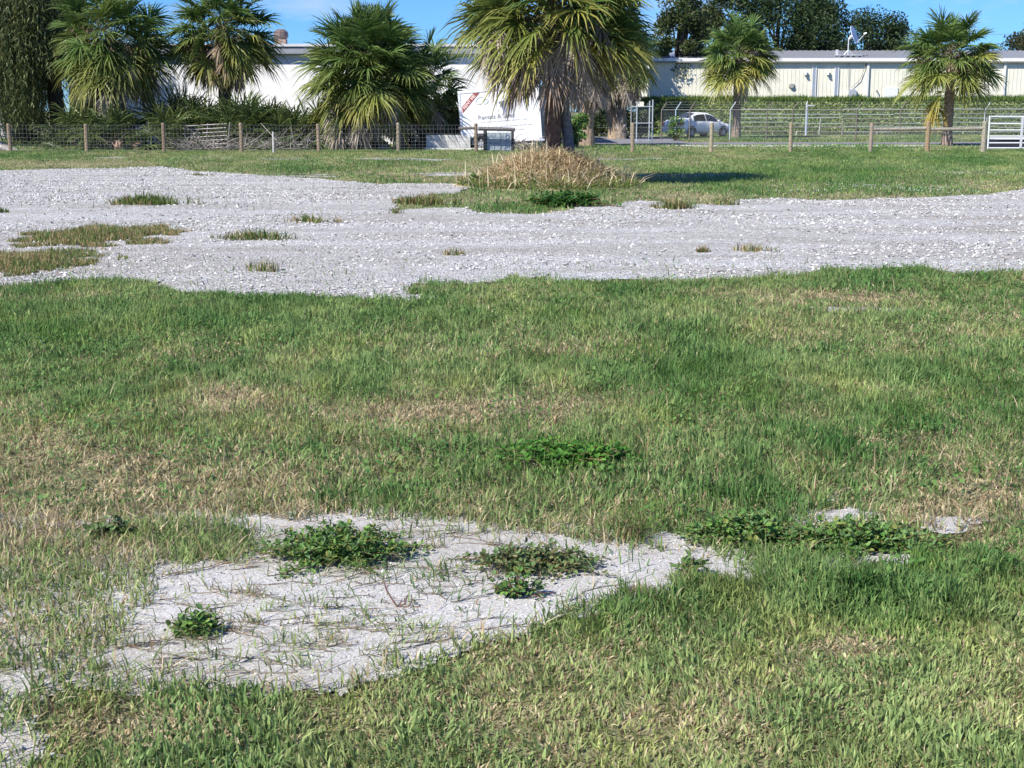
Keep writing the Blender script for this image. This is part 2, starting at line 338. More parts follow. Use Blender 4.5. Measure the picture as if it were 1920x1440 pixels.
def lawn(name, label, y0, y1, dens, h, w, segs, zone=None, margin=1.16):
    x, y = scatter(y0, y1, dens, margin)
    b_ = bare(x, y); pr = np.where(b_ > .9, .012 + .10 * np.clip(fbm(x, y * 1.8, .35, 91) * 2.6 - 1.35, 0, 1) * (y < 7), 1 - b_ * 1.28 * np.clip(.55 + 1.2 * (fbm(x, y, .22, 14)), .5, 1.35))
    pr = pr * np.clip(.55 + .9 * fbm(x, y, .25 + .01 * y, 17), .4, 1)
    k = rng.random(len(x)) < pr
    if zone is not None: k &= zone(x, y)
    x, y = x[k], y[k]; n = len(x); u, v = uv(x, y)
    c, isdry = grass_colour(x, y, n)
    tall = .42 + .45 * fbm(x, y, .6 + .02 * y, 41) + .55 * vnoise(x, y, .11 + .006 * y, 43) ** 1.5
    d = dryness(x, y); tall *= np.clip(1.18 - .55 * d, .5, 1.2)
    hh = h(u, v) * tall * (.6 + .75 * rng.random(n)) * np.where(isdry, .75, 1)
    sp = vnoise(x, y, .2 + .012 * y, 63); spk = (sp > .66) & ~isdry; c[spk] = c[spk] * np.array([.86, .95, .92]); hh = hh * np.where(spk, 1.1, 1)
    sp2 = (sp < .25) & ~isdry; c[sp2] = c[sp2] * np.array([1.12, 1.06, .98])
    ww = w(u, v) * (.6 + .9 * rng.random(n) ** 1.3) * np.where(spk, 1.25, 1)
    cl_az = vnoise(x, y, .16 + .004 * y, 51) * 12.0
    az = cl_az + rng.normal(0, 1.1, n); lean = np.abs(rng.normal(.42, .38, n)) + np.where(isdry, .45, 0)
    P = np.stack([x, y, np.full(n, -.002)], 1); b = MB()
    blades(b, P, az, lean, hh, ww, c, segs)
    return tag(b.build(name, M_blade), label, 'grass', kind='stuff')
one = lambda k: (lambda u, v: np.full(u.shape, k))
def near_h(u, v):
    # longer along the right hand side of the bare patch
    edge = np.exp(-((v - (1105 - (u - 1250) * .02)) / 55) ** 2) * (u > 1150)
    return .04 + .04 * edge + .05 * np.clip((1100 - v) / 150, 0, 1) * (u < 1200)
lawn('grass', 'short broad bladed pale green lawn in the foreground', 2.7, 5.4, 14500, near_h, lambda u, v: np.where(v > 1080, .0058, .0054), 3)
lawn('grass', 'patchy green and tan grass across the middle of the field', 5.4, 9.2, 6200, one(.075), one(.0066), 2)
lawn('grass', 'greener grass running up to the white gravel lot', 9.2, 15.6, 3200, one(.075), one(.0085), 2)
def far_zone(x, y):
    u, v = uv(x, y); return ~inpoly(u, v, ROADPX)
lawn('grass', 'green and straw coloured grass strip between gravel lot and fence', 22, 60, 300, one(.085), one(.02), 1)
lawn('grass', 'fresh green grass beyond the wooden post fence', 60, 97, 45, one(.10), one(.05), 1, far_zone)
# taller seedheads and thin blades standing above the lawn
x, y = scatter(4.9, 15.2, 38); k = (bare(x, y) < .5); x, y = x[k], y[k]; n = len(x); c, _ = grass_colour(x, y, n)
b = MB(); blades(b, np.stack([x, y, 0 * x], 1), rng.random(n) * 6.28, np.abs(rng.normal(.7, .4, n)), .10 + .08 * rng.random(n), np.full(n, .005), c, 3)
tag(b.build('tall_grass', M_blade), 'scattered taller thin grass blades standing above the lawn', 'grass', kind='stuff')

x, y = scatter(3.3, 6.4, 3000, 1.1); bb_ = bare(x, y); k = (bb_ > .15) & (bb_ < .95); x, y = x[k], y[k]; n = len(x); c, _ = grass_colour(x, y, n)
b = MB(); blades(b, np.stack([x, y, 0 * x], 1), rng.random(n) * 6.28, np.abs(rng.normal(.7, .5, n)), .045 + .05 * rng.random(n), np.full(n, .0055), c, 3)
tag(b.build('grass_fringe', M_blade), 'ragged grass blades fringing the bare shell patch', 'grass', kind='stuff')
x, y = scatter(3.3, 6.4, 620, 1.1); bb_ = bare(x, y); k = (bb_ > .15) & (rng.random(len(x)) < np.clip(fbm(x, y * 2, .3, 71) * 3 - 1.1, 0, 1)); x, y = x[k], y[k]; n = len(x)
b = MB(); blades(b, np.stack([x, y, np.full(n, .012)], 1), rng.normal(.1, .7, n) + math.pi * (rng.random(n) < .5), 2.2 + rng.random(n), .012 + .02 * rng.random(n), np.full(n, .0032), lerp((.30, .21, .13), (.58, .47, .32), rng.random(n)), 3)
tag(b.build('straw_litter', M_straw), 'dry straw bits lying on the bare shell patch', 'straw', kind='stuff')

x, y = scatter(4.6, 15, 420, 1.15); k = (bare(x, y) < .3) & (fbm(x, y, .5, 301) + .25 * vnoise(x, y, 2.5, 305) > .70); x, y = x[k], y[k]; n = len(x); b = MB()
a = rng.random(n) * 6.28; le = rng.normal(.2, .35, n); d = np.stack([np.cos(a) * np.cos(le), np.sin(a) * np.cos(le), np.sin(le)], 1); sd = np.stack([-np.sin(a), np.cos(a), rng.normal(0, .3, n)], 1)
P = np.stack([x, y, .035 + .05 * rng.random(n)], 1); L = (.018 + .02 * rng.random(n))[:, None]
b.raw(np.stack([P, P + d * L * .5 + sd * L * .32, P + d * L, P + d * L * .5 - sd * L * .32], 1).reshape(-1, 3), np.arange(n)[:, None] * 4 + np.arange(4), None, np.repeat(lerp((.07, .17, .04), (.16, .28, .07), rng.random(n)), 4, 0))
tag(b.build('lawn_weeds', M_leaf), 'small broad leaves of weeds scattered through the lawn', 'weeds', kind='stuff')

# grass runners creeping over the bare patch
b = MB(); bb = MB()
for i in range(125):
    for _ in range(40):
        u = random.uniform(60, 1250); v = random.uniform(985, 1280); p = G(u, v)
        if bare(np.array([p.x]), np.array([p.y]))[0] > .9 and (u < 900 or random.random() < .35): break
    a = random.choice([0, math.pi]) + random.gauss(.15, .4); L = random.uniform(.08, .34); pts = []; q = Vector((p.x, p.y, .014)); k = 9
    for j in range(k):
        pts.append(q.copy()); a += random.gauss(0, .16); q = q + Vector((math.cos(a), math.sin(a), 0)) * L / k; q.z = .012 + random.random() * .008
    cc = random.choice([(.28, .2, .12), (.22, .16, .1), (.33, .27, .17)])
    b.tube(pts, [.0015] * (k - 1) + [.001], 4, cc)
    m = random.randint(5, 16); ii = [random.randint(0, k - 1) for _ in range(m)]
    P = np.array([tuple(pts[j]) for j in ii]); c, _ = grass_colour(P[:, 0], P[:, 1], m); c = c * .85
    blades(bb, P, a + rng.normal(0, .7, m), np.abs(rng.normal(.9, .5, m)), .035 + .05 * rng.random(m), np.full(m, .0042), c * 1.15, 3)
b.v += bb.v; b.c += bb.c; b.q += [q + b.n for q in bb.q]; b.t += [t + b.n for t in bb.t]; b.n += bb.n
tag(b.build('grass_runners', M_blade), 'thin brown grass runners creeping over the bare shell patch', 'grass', kind='stuff')

# ------------------------------------------------------------------ loose stones
OCT = np.array([(1, 0, 0), (-1, 0, 0), (0, 1, 0), (0, -1, 0), (0, 0, 1), (0, 0, -1)], float)
OCF = np.array([(0, 2, 4), (2, 1, 4), (1, 3, 4), (3, 0, 4), (2, 0, 5), (1, 2, 5), (3, 1, 5), (0, 3, 5)])
def stones(b, x, y, r, z0, flatn=.5):
    n = len(x); V = OCT[None] * (.6 + .8 * rng.random((n, 6, 1))); a = rng.random(n) * 6.28
    V = V * (r[:, None, None] * np.stack([np.ones(n), .55 + .4 * rng.random(n), flatn * (.5 + rng.random(n))], 1)[:, None])
    tl = rng.normal(0, .35, n); V[:, :, 2] += V[:, :, 0] * np.tan(np.clip(tl, -.8, .8))[:, None]
    ca, sa = np.cos(a)[:, None], np.sin(a)[:, None]
    X = V[:, :, 0] * ca - V[:, :, 1] * sa + x[:, None]; Y = V[:, :, 0] * sa + V[:, :, 1] * ca + y[:, None]; Z = V[:, :, 2] + z0 + r[:, None] * .12
    s = rng.random(n); c = lerp((.30, .295, .28), (.64, .63, .605), s); k = rng.random(n) < .07; c[k] = c[k] * np.array([.6, .52, .45])
    b.raw(np.stack([X, Y, Z], 2).reshape(-1, 3), None, (OCF[None] + (np.arange(n) * 6)[:, None, None]).reshape(-1, 3), np.repeat(c, 6, 0))
x, y = scatter(12.2, 46, 260, 1.12); u, v = wob(x, y, *uv(x, y)); k = inpoly(u, v, LOT) & (rng.random(len(x)) < np.clip((fbm(x, y * 1.7, 2.2, 61) - .32) * 3.2, .05, 1)); x, y = x[k], y[k]
b = MB(); stones(b, x, y, .006 + .024 * rng.random(len(x)) ** 3.4 + .00022 * y, .016, .45)
tag(b.build('gravel_stones', M_stone), 'loose white shell and stone lumps on the gravel lot', 'gravel', kind='stuff')
x, y = scatter(3.2, 6.3, 3200, 1.1); k = bare(x, y) > .4; x, y = x[k], y[k]
b = MB(); stones(b, x, y, .0016 + .006 * rng.random(len(x)) ** 3, .009, .7)
tag(b.build('pebbles', M_stone), 'tiny shell pebbles on the bare foreground patch', 'gravel', kind='stuff')

# ------------------------------------------------------------------ tufts of grass on the gravel
def tuft(label, u, v, wpx, hpx, tallm, dry=.3, n=None, dark=1.0, name='grass_tuft', cat='grass tuft', group='grass tufts on the gravel lot', mat=None, flatm=None):
    p = G(u, v); s = ppm(p.y); rx = wpx / 2 / s; ry = max(.08, (flatm if flatm else rx * .5))
    n = n or int(1200 * min(3.5, max(.12, rx * ry * 3)))
    a = rng.random(n) * 6.28; r = np.sqrt(rng.random(n)) * 1.25; lob = .8 + .75 * (vnoise(np.cos(a) * 2 + u, np.sin(a) * 2 + v, .8, 6) - .4); x = r * np.cos(a) * rx * lob; y = r * np.sin(a) * ry * lob
    k = fbm(x + u, y * 1.5 + v, max(.16, rx * .45), 5) > .22 + .42 * np.clip(r - .25, 0, 1); x, y, r = x[k], y[k], r[k]; n = len(x)
    isd = rng.random(n) < np.clip(dry + (fbm(x + u, y, .5, 4) - .5), 0, 1)
    c = np.where(isd[:, None], lerp((.27, .17, .08), (.50, .41, .22), rng.random(n)), lerp((.065, .13, .03), (.22, .27, .085), rng.random(n))) * dark
    t = thing(name, label, cat, (p.x, p.y, 0), group); b = MB()
    blades(b, np.stack([x, y, 0 * x], 1), rng.random(n) * 6.28, np.abs(rng.normal(.55, .4, n)), tallm * np.clip(1.1 - .5 * r, .35, 1.1) * (.55 + .7 * rng.random(n)), np.full(n, .0008 * p.y), c, 2)
    b.build('blades', M_blade, t)
    return t
tuft('long green grass tuft with straw coloured right tip at upper left of gravel', 278, 384, 165, 25, .26, .25)
tuft('largest olive and brown grass island on the left of the gravel lot', 188, 446, 290, 40, .15, .5, 14000, 1, flatm=1.3)
tuft('green grass tuft just right of the big brown grass island', 478, 450, 145, 22, .20, .3)
tuft('low spiky tuft nearest the lower edge of gravel, left of centre', 495, 510, 95, 22, .19, .45)
tuft('small reddish brown tuft in the middle of the gravel above the lawn tip', 855, 480, 52, 12, .13, .75)
tuft('thin brown topped grass tuft above the middle of the left gravel', 583, 418, 108, 16, .19, .5)
tuft('olive grass tongue entering the gravel at the left picture edge', 45, 498, 260, 50, .14, .45, 9000, 1, flatm=1.4)
tuft('tiny upright tuft left of the low brown one on the right gravel', 1317, 474, 28, 12, .13, .4)
tuft('low brown grass tuft with pale seedheads on right gravel', 1408, 473, 96, 14, .16, .6)
tuft('olive tuft below the far lawn right of the straw mound', 1265, 392, 100, 18, .24, .4)
tuft('small olive tuft touching the far lawn right of the straw mound', 1358, 385, 58, 12, .2, .4)
tuft('ragged tuft at the left foot of the straw mound', 800, 384, 135, 26, .26, .4)
tuft('little round tuft left of the straw mound on the gravel', 745, 401, 42, 14, .14, .45)
tuft('faint grass clump at left picture edge beside gravel', 2, 400, 24, 12, .15, .2)
tuft('thin dry grass fringe at the back edge of the left gravel', 372, 330, 50, 6, .10, .5)

# straw mound under the big palm
Ym = 32.6; pm = at(1024, 345, Ym); pm.z = 0
pm.y -= .55
mound = thing('straw_mound', 'heap of dry straw coloured grass around the foot of the big palm', 'mound', tuple(pm))
b = MB(); rr = 22; ra = 48; V = []; RX, RY, MH = 1.95, 2.2, .72
def mz(x, y):
    q = np.sqrt((x / RX) ** 2 + (y / RY) ** 2); return MH * np.exp(-(q * 1.42) ** 2.6) + .42 * np.exp(-q * q * 1.2) * (fbm(x + 9, y, .6, 2) - .5)
for i in range(rr + 1):
    for k in range(ra):
        q = i / rr * 1.12; a = 2 * math.pi * k / ra; V.append((q * RX * math.cos(a), q * RY * math.sin(a)))
V = np.array(V); Z = mz(V[:, 0], V[:, 1]) - .02
Q = [(i * ra + k, i * ra + (k + 1) % ra, (i + 1) * ra + (k + 1) % ra, (i + 1) * ra + k) for i in range(rr) for k in range(ra)]
b.raw(np.column_stack([V, Z]), Q, None, (.52, .41, .25)); b.build('heap', M_straw, mound, True)
n = 9000; a = rng.random(n) * 6.28; q = np.sqrt(rng.random(n)) * 1.08; x = q * RX * np.cos(a); y = q * RY * np.sin(a)
c = lerp((.32, .23, .12), (.74, .61, .39), rng.random(n)); kg = rng.random(n) < .05 + .9 * np.clip((q - .62) * 2.2, 0, 1) * (.4 + .6 * (y < 0)); c[kg] = lerp((.07, .16, .035), (.26, .32, .09), rng.random(kg.sum()))
b = MB(); blades(b, np.stack([x, y, mz(x, y) - .03], 1), a + rng.normal(0, 1.7, n), np.abs(rng.normal(1.5, .9, n)), (.08 + .30 * rng.random(n) ** 1.5) * (1.05 - .3 * q), np.full(n, .022), c, 3)
b.build('straw', M_straw, mound)
n = 260; a = rng.random(n) * 6.28; q = np.sqrt(rng.random(n)) * 1.15; x = q * RX * np.cos(a); y = q * RY * np.sin(a); b = MB()
blades(b, np.stack([x, y, np.maximum(mz(x, y), 0)], 1), a + rng.normal(0, 1.2, n), np.abs(rng.normal(.8, .6, n)), .3 + .35 * rng.random(n), np.full(n, .02), lerp((.45, .36, .22), (.8, .7, .5), rng.random(n)), 3)
b.build('loose_stalks', M_straw, mound)

def leafy(label, u, v, wpx, hgt, n_stem, n_leaf, leafsize, cols, name='leafy_weed', cat='weed', group='leafy weeds on the bare ground', flat=.5, stemc=(.16, .12, .06), ry=.55, up=.6):
    p = G(u, v); s = ppm(p.y); rx = wpx / 2 / s; t = thing(name, label, cat, (p.x, p.y, 0), group); b = MB(); bl = MB()
    LV = []; LC = []
    for i in range(n_stem):
        a = random.random() * 6.28; r = math.sqrt(random.random()); lowst = random.random() < .18; r = r * 1.5 if lowst else r; ex = Vector((math.cos(a) * rx * r * random.uniform(.7, 1.2), math.sin(a) * rx * ry * r * random.uniform(.7, 1.2), hgt * (1.0 - .5 * r * r) * random.uniform(.3, 1.12)))
        if lowst: ex.z = abs(ex.z) * .25 + .01
        st = Vector((ex.x * .25, ex.y * .25, 0)); pts = [st.lerp(ex, k / 4) + Vector((0, 0, hgt * .18 * math.sin(math.pi * k / 4))) + Vector((random.gauss(0, rx * .02), random.gauss(0, rx * .02), 0)) for k in range(5)]
        b.tube(pts, [leafsize * .09] * 4 + [leafsize * .04], 4, stemc)
        for j in range(n_leaf):
            f = random.uniform(.25, 1.02); q = pts[min(3, int(f * 4))].lerp(pts[min(4, int(f * 4) + 1)], min(1, f * 4 - int(f * 4)))
            L = leafsize * random.uniform(.4, 1.5); la = random.random() * 6.28; le = random.gauss(.25, .45)
            d = Vector((math.cos(la) * math.cos(le), math.sin(la) * math.cos(le), math.sin(le))); sd = d.cross(Vector((random.gauss(0, .4), random.gauss(0, .4), 1))).normalized(); nn = sd.cross(d)
            q = q + d * L * .35; w = L * .34
            pts6 = [q, q + d * L * .35 + sd * w + nn * w * .25, q + d * L * .8 + sd * w * .75 + nn * w * .2, q + d * L * 1.05 - nn * w * .2, q + d * L * .8 - sd * w * .75 + nn * w * .2, q + d * L * .35 - sd * w + nn * w * .25]
            o = len(LV); cc = np.array(random.choice(cols)) * random.uniform(.75, 1.3)
            LV += [tuple(z) for z in pts6]; LC += [cc] * 6
    m = len(LV) // 6; base = np.arange(m)[:, None] * 6
    bl.raw(LV, np.concatenate([base + np.array([0, 1, 2, 3]), base + np.array([0, 3, 4, 5])]), None, np.array(LC))
    b.build('stems', M_bark, t); bl.build('leaves', M_leaf, t)
    return t
GREENS = [(.09, .20, .045), (.12, .25, .05), (.17, .30, .065), (.08, .16, .05), (.14, .24, .09), (.24, .27, .07), (.16, .26, .08)]
OLIVE = [(.13, .20, .08), (.12, .19, .06), (.18, .20, .08), (.22, .19, .09), (.16, .24, .09)]
leafy('largest bushy green weed on the upper left of the bare patch', 640, 1052, 285, .145, 160, 26, .018, GREENS, ry=.62)
leafy('wide sprawling olive weed in the middle of the bare patch', 1000, 1068, 275, .10, 110, 20, .017, OLIVE, ry=.55)
leafy('small dark stemmed weed below the wide olive one, near the lawn tip', 965, 1122, 130, .10, 26, 10, .020, GREENS, stemc=(.12, .05, .04), ry=.5)
leafy('compact green weed alone at lower left of the bare patch', 372, 1192, 100, .10, 34, 14, .020, GREENS, ry=.7)
leafy('dense green weed left of the bare spot at right of the patch', 1390, 1018, 220, .12, 110, 20, .021, GREENS, ry=.6)
leafy('long bright green weed mat between two bare spots on the right', 1610, 1030, 330, .11, 150, 20, .021, GREENS, ry=.45)
leafy('single pale young weed where the right lawn meets the bare patch', 1295, 1085, 60, .11, 9, 9, .030, [(.12, .2, .06), (.1, .17, .05)], ry=.7)
leafy('thin weed with a few leaves in the sparse grass at far left', 205, 1010, 130, .10, 22, 9, .026, OLIVE, ry=.5)
leafy('bright green clover patch in the middle of the lawn', 1055, 868, 300, .10, 190, 12, .026, [(.08, .22, .03), (.12, .27, .04), (.07, .18, .03)], name='clover_patch', cat='clover', group=None, ry=.6)
leafy('vivid green clover patch in front of the straw mound', 1055, 388, 170, .26, 120, 12, .075, [(.06, .16, .03), (.1, .21, .04), (.05, .13, .03)], name='clover_patch', cat='clover', group=None, ry=.5)
leafy('thin green weed at left edge of the straw mound', 895, 350, 40, .4, 14, 10, .07, GREENS, ry=.7)
tuft('rusty brown dried tuft at the right tip of bare patch', 1195, 1118, 90, 18, .06, .95, 420, .8, group='dry tufts in the foreground', flatm=.07)
tuft('yellowish dead tuft with low blades low on the bare patch', 630, 1205, 80, 14, .05, .7, 160, 1, group='dry tufts in the foreground', flatm=.06)
tuft('orange brown tuft amid creeping runners left on the bare patch', 470, 1125, 80, 12, .04, .9, 170, 1, group='dry tufts in the foreground', flatm=.05)
tuft('tall bluish green blade clump overhanging the top of bare patch', 1190, 1015, 110, 60, .17, .08, 420, .8, group='grass clumps at the edge of the bare patch', flatm=.12)
tuft('leaning bright green blade clump at the tip of the right lawn', 1330, 1112, 180, 50, .12, .05, 900, 1.1, group='grass clumps at the edge of the bare patch', flatm=.12)
# dead twig
p = G(748, 1142); t = thing('dead_twig', 'bare forked purplish twig standing on the pale bare patch', 'twig', tuple(p)); b = MB()
tw = (.2, .12, .1)
for pts in ([(0, 0, 0), (-.02, 0, .03), (-.045, .01, .07), (-.05, .01, .095)], [(0, 0, .004), (.02, 0, .02), (.03, 0, .05)], [(.005, 0, 0), (.03, 0, .008), (.045, -.01, .03), (.047, -.01, .045)], [(-.02, 0, 0), (.06, 0, .008), (.09, .0, .004)], [(-.045, .01, .07), (-.036, .01, .085)], [(.0, 0, .0), (.01, .02, .03)]):
    b.tube(pts, [.0042, .0036, .003, .0022][:len(pts)] if len(pts) > 2 else [.003, .002], 5, tw)
b.build('branches', M_bark, t)
# clover flowers on far right lawn
b = MB()
def patch(u0, u1, v0, v1, n):
    u = u0 + (u1 - u0) * rng.random(n); v = v0 + (v1 - v0) * rng.random(n); P = np.array([tuple(G(a, c_)) for a, c_ in zip(u, v)])
    P[:, 1] += rng.normal(0, .5, len(P)); k = fbm(P[:, 0], P[:, 1], 1.5, 3) + rng.normal(0, .1, len(P)) > .5; return P[k]
P = np.concatenate([patch(1200, 1440, 330, 338, 420), patch(1560, 1830, 350, 364, 700), patch(1700, 1920, 326, 330, 120), patch(1440, 1560, 352, 366, 120), patch(1680, 1900, 288, 300, 160)])
stones(b, P[:, 0], P[:, 1], np.full(len(P), .011), .06, .8); b.c = [np.full_like(b.c[0], .6)]
tag(b.build('clover_flowers', M_stone), 'tiny white clover flower heads over the far right lawn', 'flowers', kind='stuff')

# ------------------------------------------------------------------ palms
def fan(b, o, az, el, pet, Rf, droop, nseg, cg, ct, hang=0.0, petc=(.16, .18, .06), spread=2.2, wseg=.042):
    o = Vector(o); d = Vector((math.cos(az) * math.cos(el), math.sin(az) * math.cos(el), math.sin(el)))
    pts = []; q = o.copy(); dd = d.copy()
    for k in range(5):
        pts.append(q.copy()); q = q + dd * pet / 4; dd = (dd + Vector((0, 0, -.07 - hang * .12))).normalized()
    e = pts[-1]; fw = dd
    b.tube(pts, [.022, .018, .015, .013, .012], 4, petc, caps=False)
    sd = fw.cross(Vector((0, 0, 1)))
    if sd.length < .05: sd = Vector((math.sin(az), -math.cos(az), 0))
    sd.normalize(); roll = random.gauss(0, .35); upv = sd.cross(fw); roll *= 1.3; sd = (sd * math.cos(roll) + upv * math.sin(roll)); upv = sd.cross(fw)
    a = np.linspace(-spread, spread, nseg) + rng.normal(0, .05, nseg); L = Rf * (.62 + .38 * np.cos(a * .55)) * (.85 + .25 * rng.random(nseg))
    FW, SD, UP = (np.array(z) for z in (fw, sd, upv))
    D = np.cos(a)[:, None] * FW + np.sin(a)[:, None] * SD + (.28 * np.abs(np.sin(a)) + rng.normal(0, .06, nseg))[:, None] * UP
    if hang: D = D * (1 - hang) + np.array([0, 0, -1.0]) * hang + rng.normal(0, .12, (nseg, 3))
    D /= np.linalg.norm(D, axis=1)[:, None]
    W = np.cross(D, UP); W /= np.linalg.norm(W, axis=1)[:, None] + 1e-9
    tw = rng.normal(0, .5, nseg); W = W * np.cos(tw)[:, None] + np.cross(D, W) * np.sin(tw)[:, None]
    base = np.array(e)[None] + np.clip(np.cos(a), 0, 1)[:, None] * FW * Rf * .16
    S = [0, .3, .7, 1.0]; WS = [.5, 1, .7, 0]; V = []; C = []; dr = droop * (.7 + .6 * rng.random(nseg))
    wv = wseg * (.75 + .5 * rng.random(nseg)); jit = (.8 + .4 * rng.random((nseg, 1)))
    for s_, w_ in zip(S, WS):
        c0 = base + D * (L * s_)[:, None]; c0[:, 2] -= L * dr * s_ ** 2.8
        cc = (np.array(cg) + (np.array(ct) - np.array(cg)) * s_ ** 2) * jit
        if w_ > 0:
            V += [c0 - W * (wv * w_ / 2)[:, None], c0 + W * (wv * w_ / 2)[:, None]]; C += [cc, cc]
        else: V.append(c0); C.append(cc)
    V = np.stack(V, 1).reshape(-1, 3); C = np.stack(C, 1).reshape(-1, 3); i = np.arange(nseg) * 7
    b.raw(V, np.concatenate([np.stack([i, i + 1, i + 3, i + 2], 1), np.stack([i + 2, i + 3, i + 5, i + 4], 1)]), np.stack([i + 4, i + 5, i + 6], 1), C)
def boots(b, zs, R0, n, c0, c1, L=.3):
    """crossed leaf bases hugging the trunk"""
    for i in range(n):
        z = zs[0] + (zs[1] - zs[0]) * i / n; a = i * 2.4; cc = np.array(c0) + (np.array(c1) - np.array(c0)) * random.random()
        for sgn in (-1, 1):
            p0 = Vector((math.cos(a + sgn * .45) * R0, math.sin(a + sgn * .45) * R0, z)); p1 = Vector((math.cos(a) * (R0 + .09), math.sin(a) * (R0 + .09), z + L))
            b.tube([p0, p0.lerp(p1, .5) + Vector((math.cos(a), math.sin(a), 0)) * .02, p1], [.045, .035, .022], 4, tuple(cc))
def palm(label, u, v, ch, Rc, ng, nd, tr=.2, group='sabal palms around the field', lean=(0, 0), warm=.3, dead_c=((.34, .28, .22), (.5, .43, .36)), booted=0, seeds=0, elmin=-30,
         name='palm_tree', trunk_c=(.2, .15, .11), nseg=34, top=True, dark=1.0, skirt=1.0, P=None, wseg=.068, lower=None, dz=0.0):
    p = P if P is not None else G(u, v); t = thing(name, label, 'palm tree', (p.x, p.y, 0), group)
    if tr > 0:
        b = MB(); k = 10; top_ = Vector((lean[0], lean[1], ch)); pts = []
        for i in range(k + 1):
            f = i / k; pts.append(Vector((lean[0] * f ** 1.6, lean[1] * f ** 1.6, ch * f)))
        rad = [tr * (1.28 if i == 0 else 1.1 if i == 1 else 1.0) * (1 + .07 * math.sin(i * 2.3)) for i in range(k + 1)]
        b.tube(pts, rad, 14, trunk_c, jit=.12); b.build('trunk', M_bark, t)
        if booted:
            b = MB(); boots(b, (.1, ch * .95), tr * .95, booted, (.3, .26, .22), (.62, .58, .53)); b.build('leaf_bases', M_wood, t)
    o = Vector((lean[0], lean[1], ch)); b = MB(); bd = MB(); ga = 2.39996
    for i in range(ng):
        f = (i + .5) / ng; el = math.asin(max(-1, min(1, math.sin(R(86)) + (math.sin(R(elmin)) - math.sin(R(86))) * f ** .95))); az = i * ga + random.gauss(0, .3); el += random.gauss(0, .14)
        y = max(0, min(1, (f - .45) * 1.6 + random.gauss(0, .2))) * warm + (.25 if random.random() < .06 else 0)
        cg = np.array([.08, .145, .035]) * (1 - y) + np.array([.25, .26, .05]) * y; ct = np.array([.16, .22, .06]) * (1 - y) + np.array([.42, .36, .10]) * y
        sc = random.uniform(.86, 1.1)
        fan(b, o + Vector((0, 0, .25 - .55 * f)), az, el, Rc * random.uniform(.38, .64), Rc * .42 * sc * random.uniform(.85, 1.1), .12 + .26 * f + .15 * random.random(), nseg, cg * dark, ct * dark, 0, (.17, .18, .06), wseg=wseg)
    b.build('crown', M_frond, t)
    if nd:
        for i in range(nd):
            az = i * ga + random.gauss(0, .3); el = R(random.uniform(-48, 8)); s = random.random(); c0 = np.array(dead_c[0]) + (np.array(dead_c[1]) - np.array(dead_c[0])) * s
            fan(bd, o + Vector((0, 0, dz - .25 - .5 * random.random() * skirt)), az, el, Rc * .52 * random.uniform(.4, 1.15), Rc * .34 * random.uniform(.7, 1.1), .15, nseg - 6, c0 * .85, c0, .58, (.3, .22, .14), 2.0, wseg * .9)
        bd.build('dead_fronds', M_straw, t)
    if seeds:
        for i in range(seeds):
            bs = MB()
            az = random.choice([-1.57, -.9, -2.3, -1.2, -1.9, .4, 3.4]) + random.gauss(0, .4); q = o + Vector((math.cos(az) * .35, math.sin(az) * .35, random.uniform(-.1, .5))); n = 130
            e = Vector((math.cos(az) * Rc * .52, math.sin(az) * Rc * .52, random.uniform(-.2, .15) * Rc)) + o
            bs.tube([q, (q + e) / 2 + Vector((0, 0, .2)), e], [.02, .015, .01], 4, (.2, .14, .08))
            P_ = np.array(e)[None] + rng.normal(0, 1, (n, 3)) * np.array([.24, .24, .2]) * Rc / 2.4; cc = lerp((.16, .11, .07), (.33, .24, .16), rng.random(n))
            blades(bs, P_, rng.random(n) * 6.28, np.abs(rng.normal(1, .5, n)), -.12 - .25 * rng.random(n), np.full(n, .03), cc, 2)
            bs.build('seed_stalk', M_straw, t)
    return t
# the big palm in front
palm('biggest palm with a thick skirt of dead fronds, standing in the straw mound', 0, 0, 3.75, 2.65, 116, 100, .19, warm=1.0, P=at(1036, 345, Ym), elmin=-13, dz=.45, trunk_c=(.15, .095, .07), nseg=36, skirt=.9, wseg=.05, dead_c=((.27, .20, .15), (.52, .44, .36)))
# log leaning beside it, its shade put into the dark grey colour
p = at(1072, 345, Ym + .1); b = MB(); b.tube([Vector((.0, 0, 0)), Vector((-.04, .02, .6)), Vector((-.14, .05, 1.4)), Vector((-.24, .08, 2.3))], [.15, .14, .13, .12], 10, (.16, .16, .175), jit=.1)
t = thing('leaning_log', 'log coloured dark grey for shade, leaning against the trunk of the biggest palm', 'log', (p.x, p.y, 0)); b.build('log', M_wood, t)
# left row behind the fence
palm('tall palm with drooping yellow green fronds nearest the weeping tree', 222, 272, 4.6, 3.15, 104, 44, .38, warm=.85, P=at(222, 262, 63), seeds=4, elmin=-44, nseg=32, lower=1, skirt=2.6, trunk_c=(.1, .08, .065))
palm('tall palm with hanging brown fronds left of the white wall', 425, 272, 5.1, 2.85, 96, 60, .30, warm=.8, P=at(425, 262, 64), seeds=3, elmin=-30, dead_c=((.36, .24, .16), (.5, .4, .3)), trunk_c=(.09, .075, .06))
palm('broad bushy palm with fronds down to the ground in front of white wall', 690, 272, 3.3, 3.2, 136, 50, .24, warm=.75, P=at(690, 270, 61.5), elmin=-40, nseg=36, skirt=3.2)
palm('darker palm rising behind the right side of the broad bushy palm', 790, 268, 2.8, 2.5, 60, 14, .22, warm=.5, P=at(792, 268, 63.5), elmin=-35, dead_c=((.36, .24, .16), (.5, .4, .3)))
palm('upper crown of a palm growing out above the broad bushy palm', 712, 268, 4.2, 2.3, 66, 4, .2, warm=.3, P=at(706, 268, 62.6), elmin=-20)
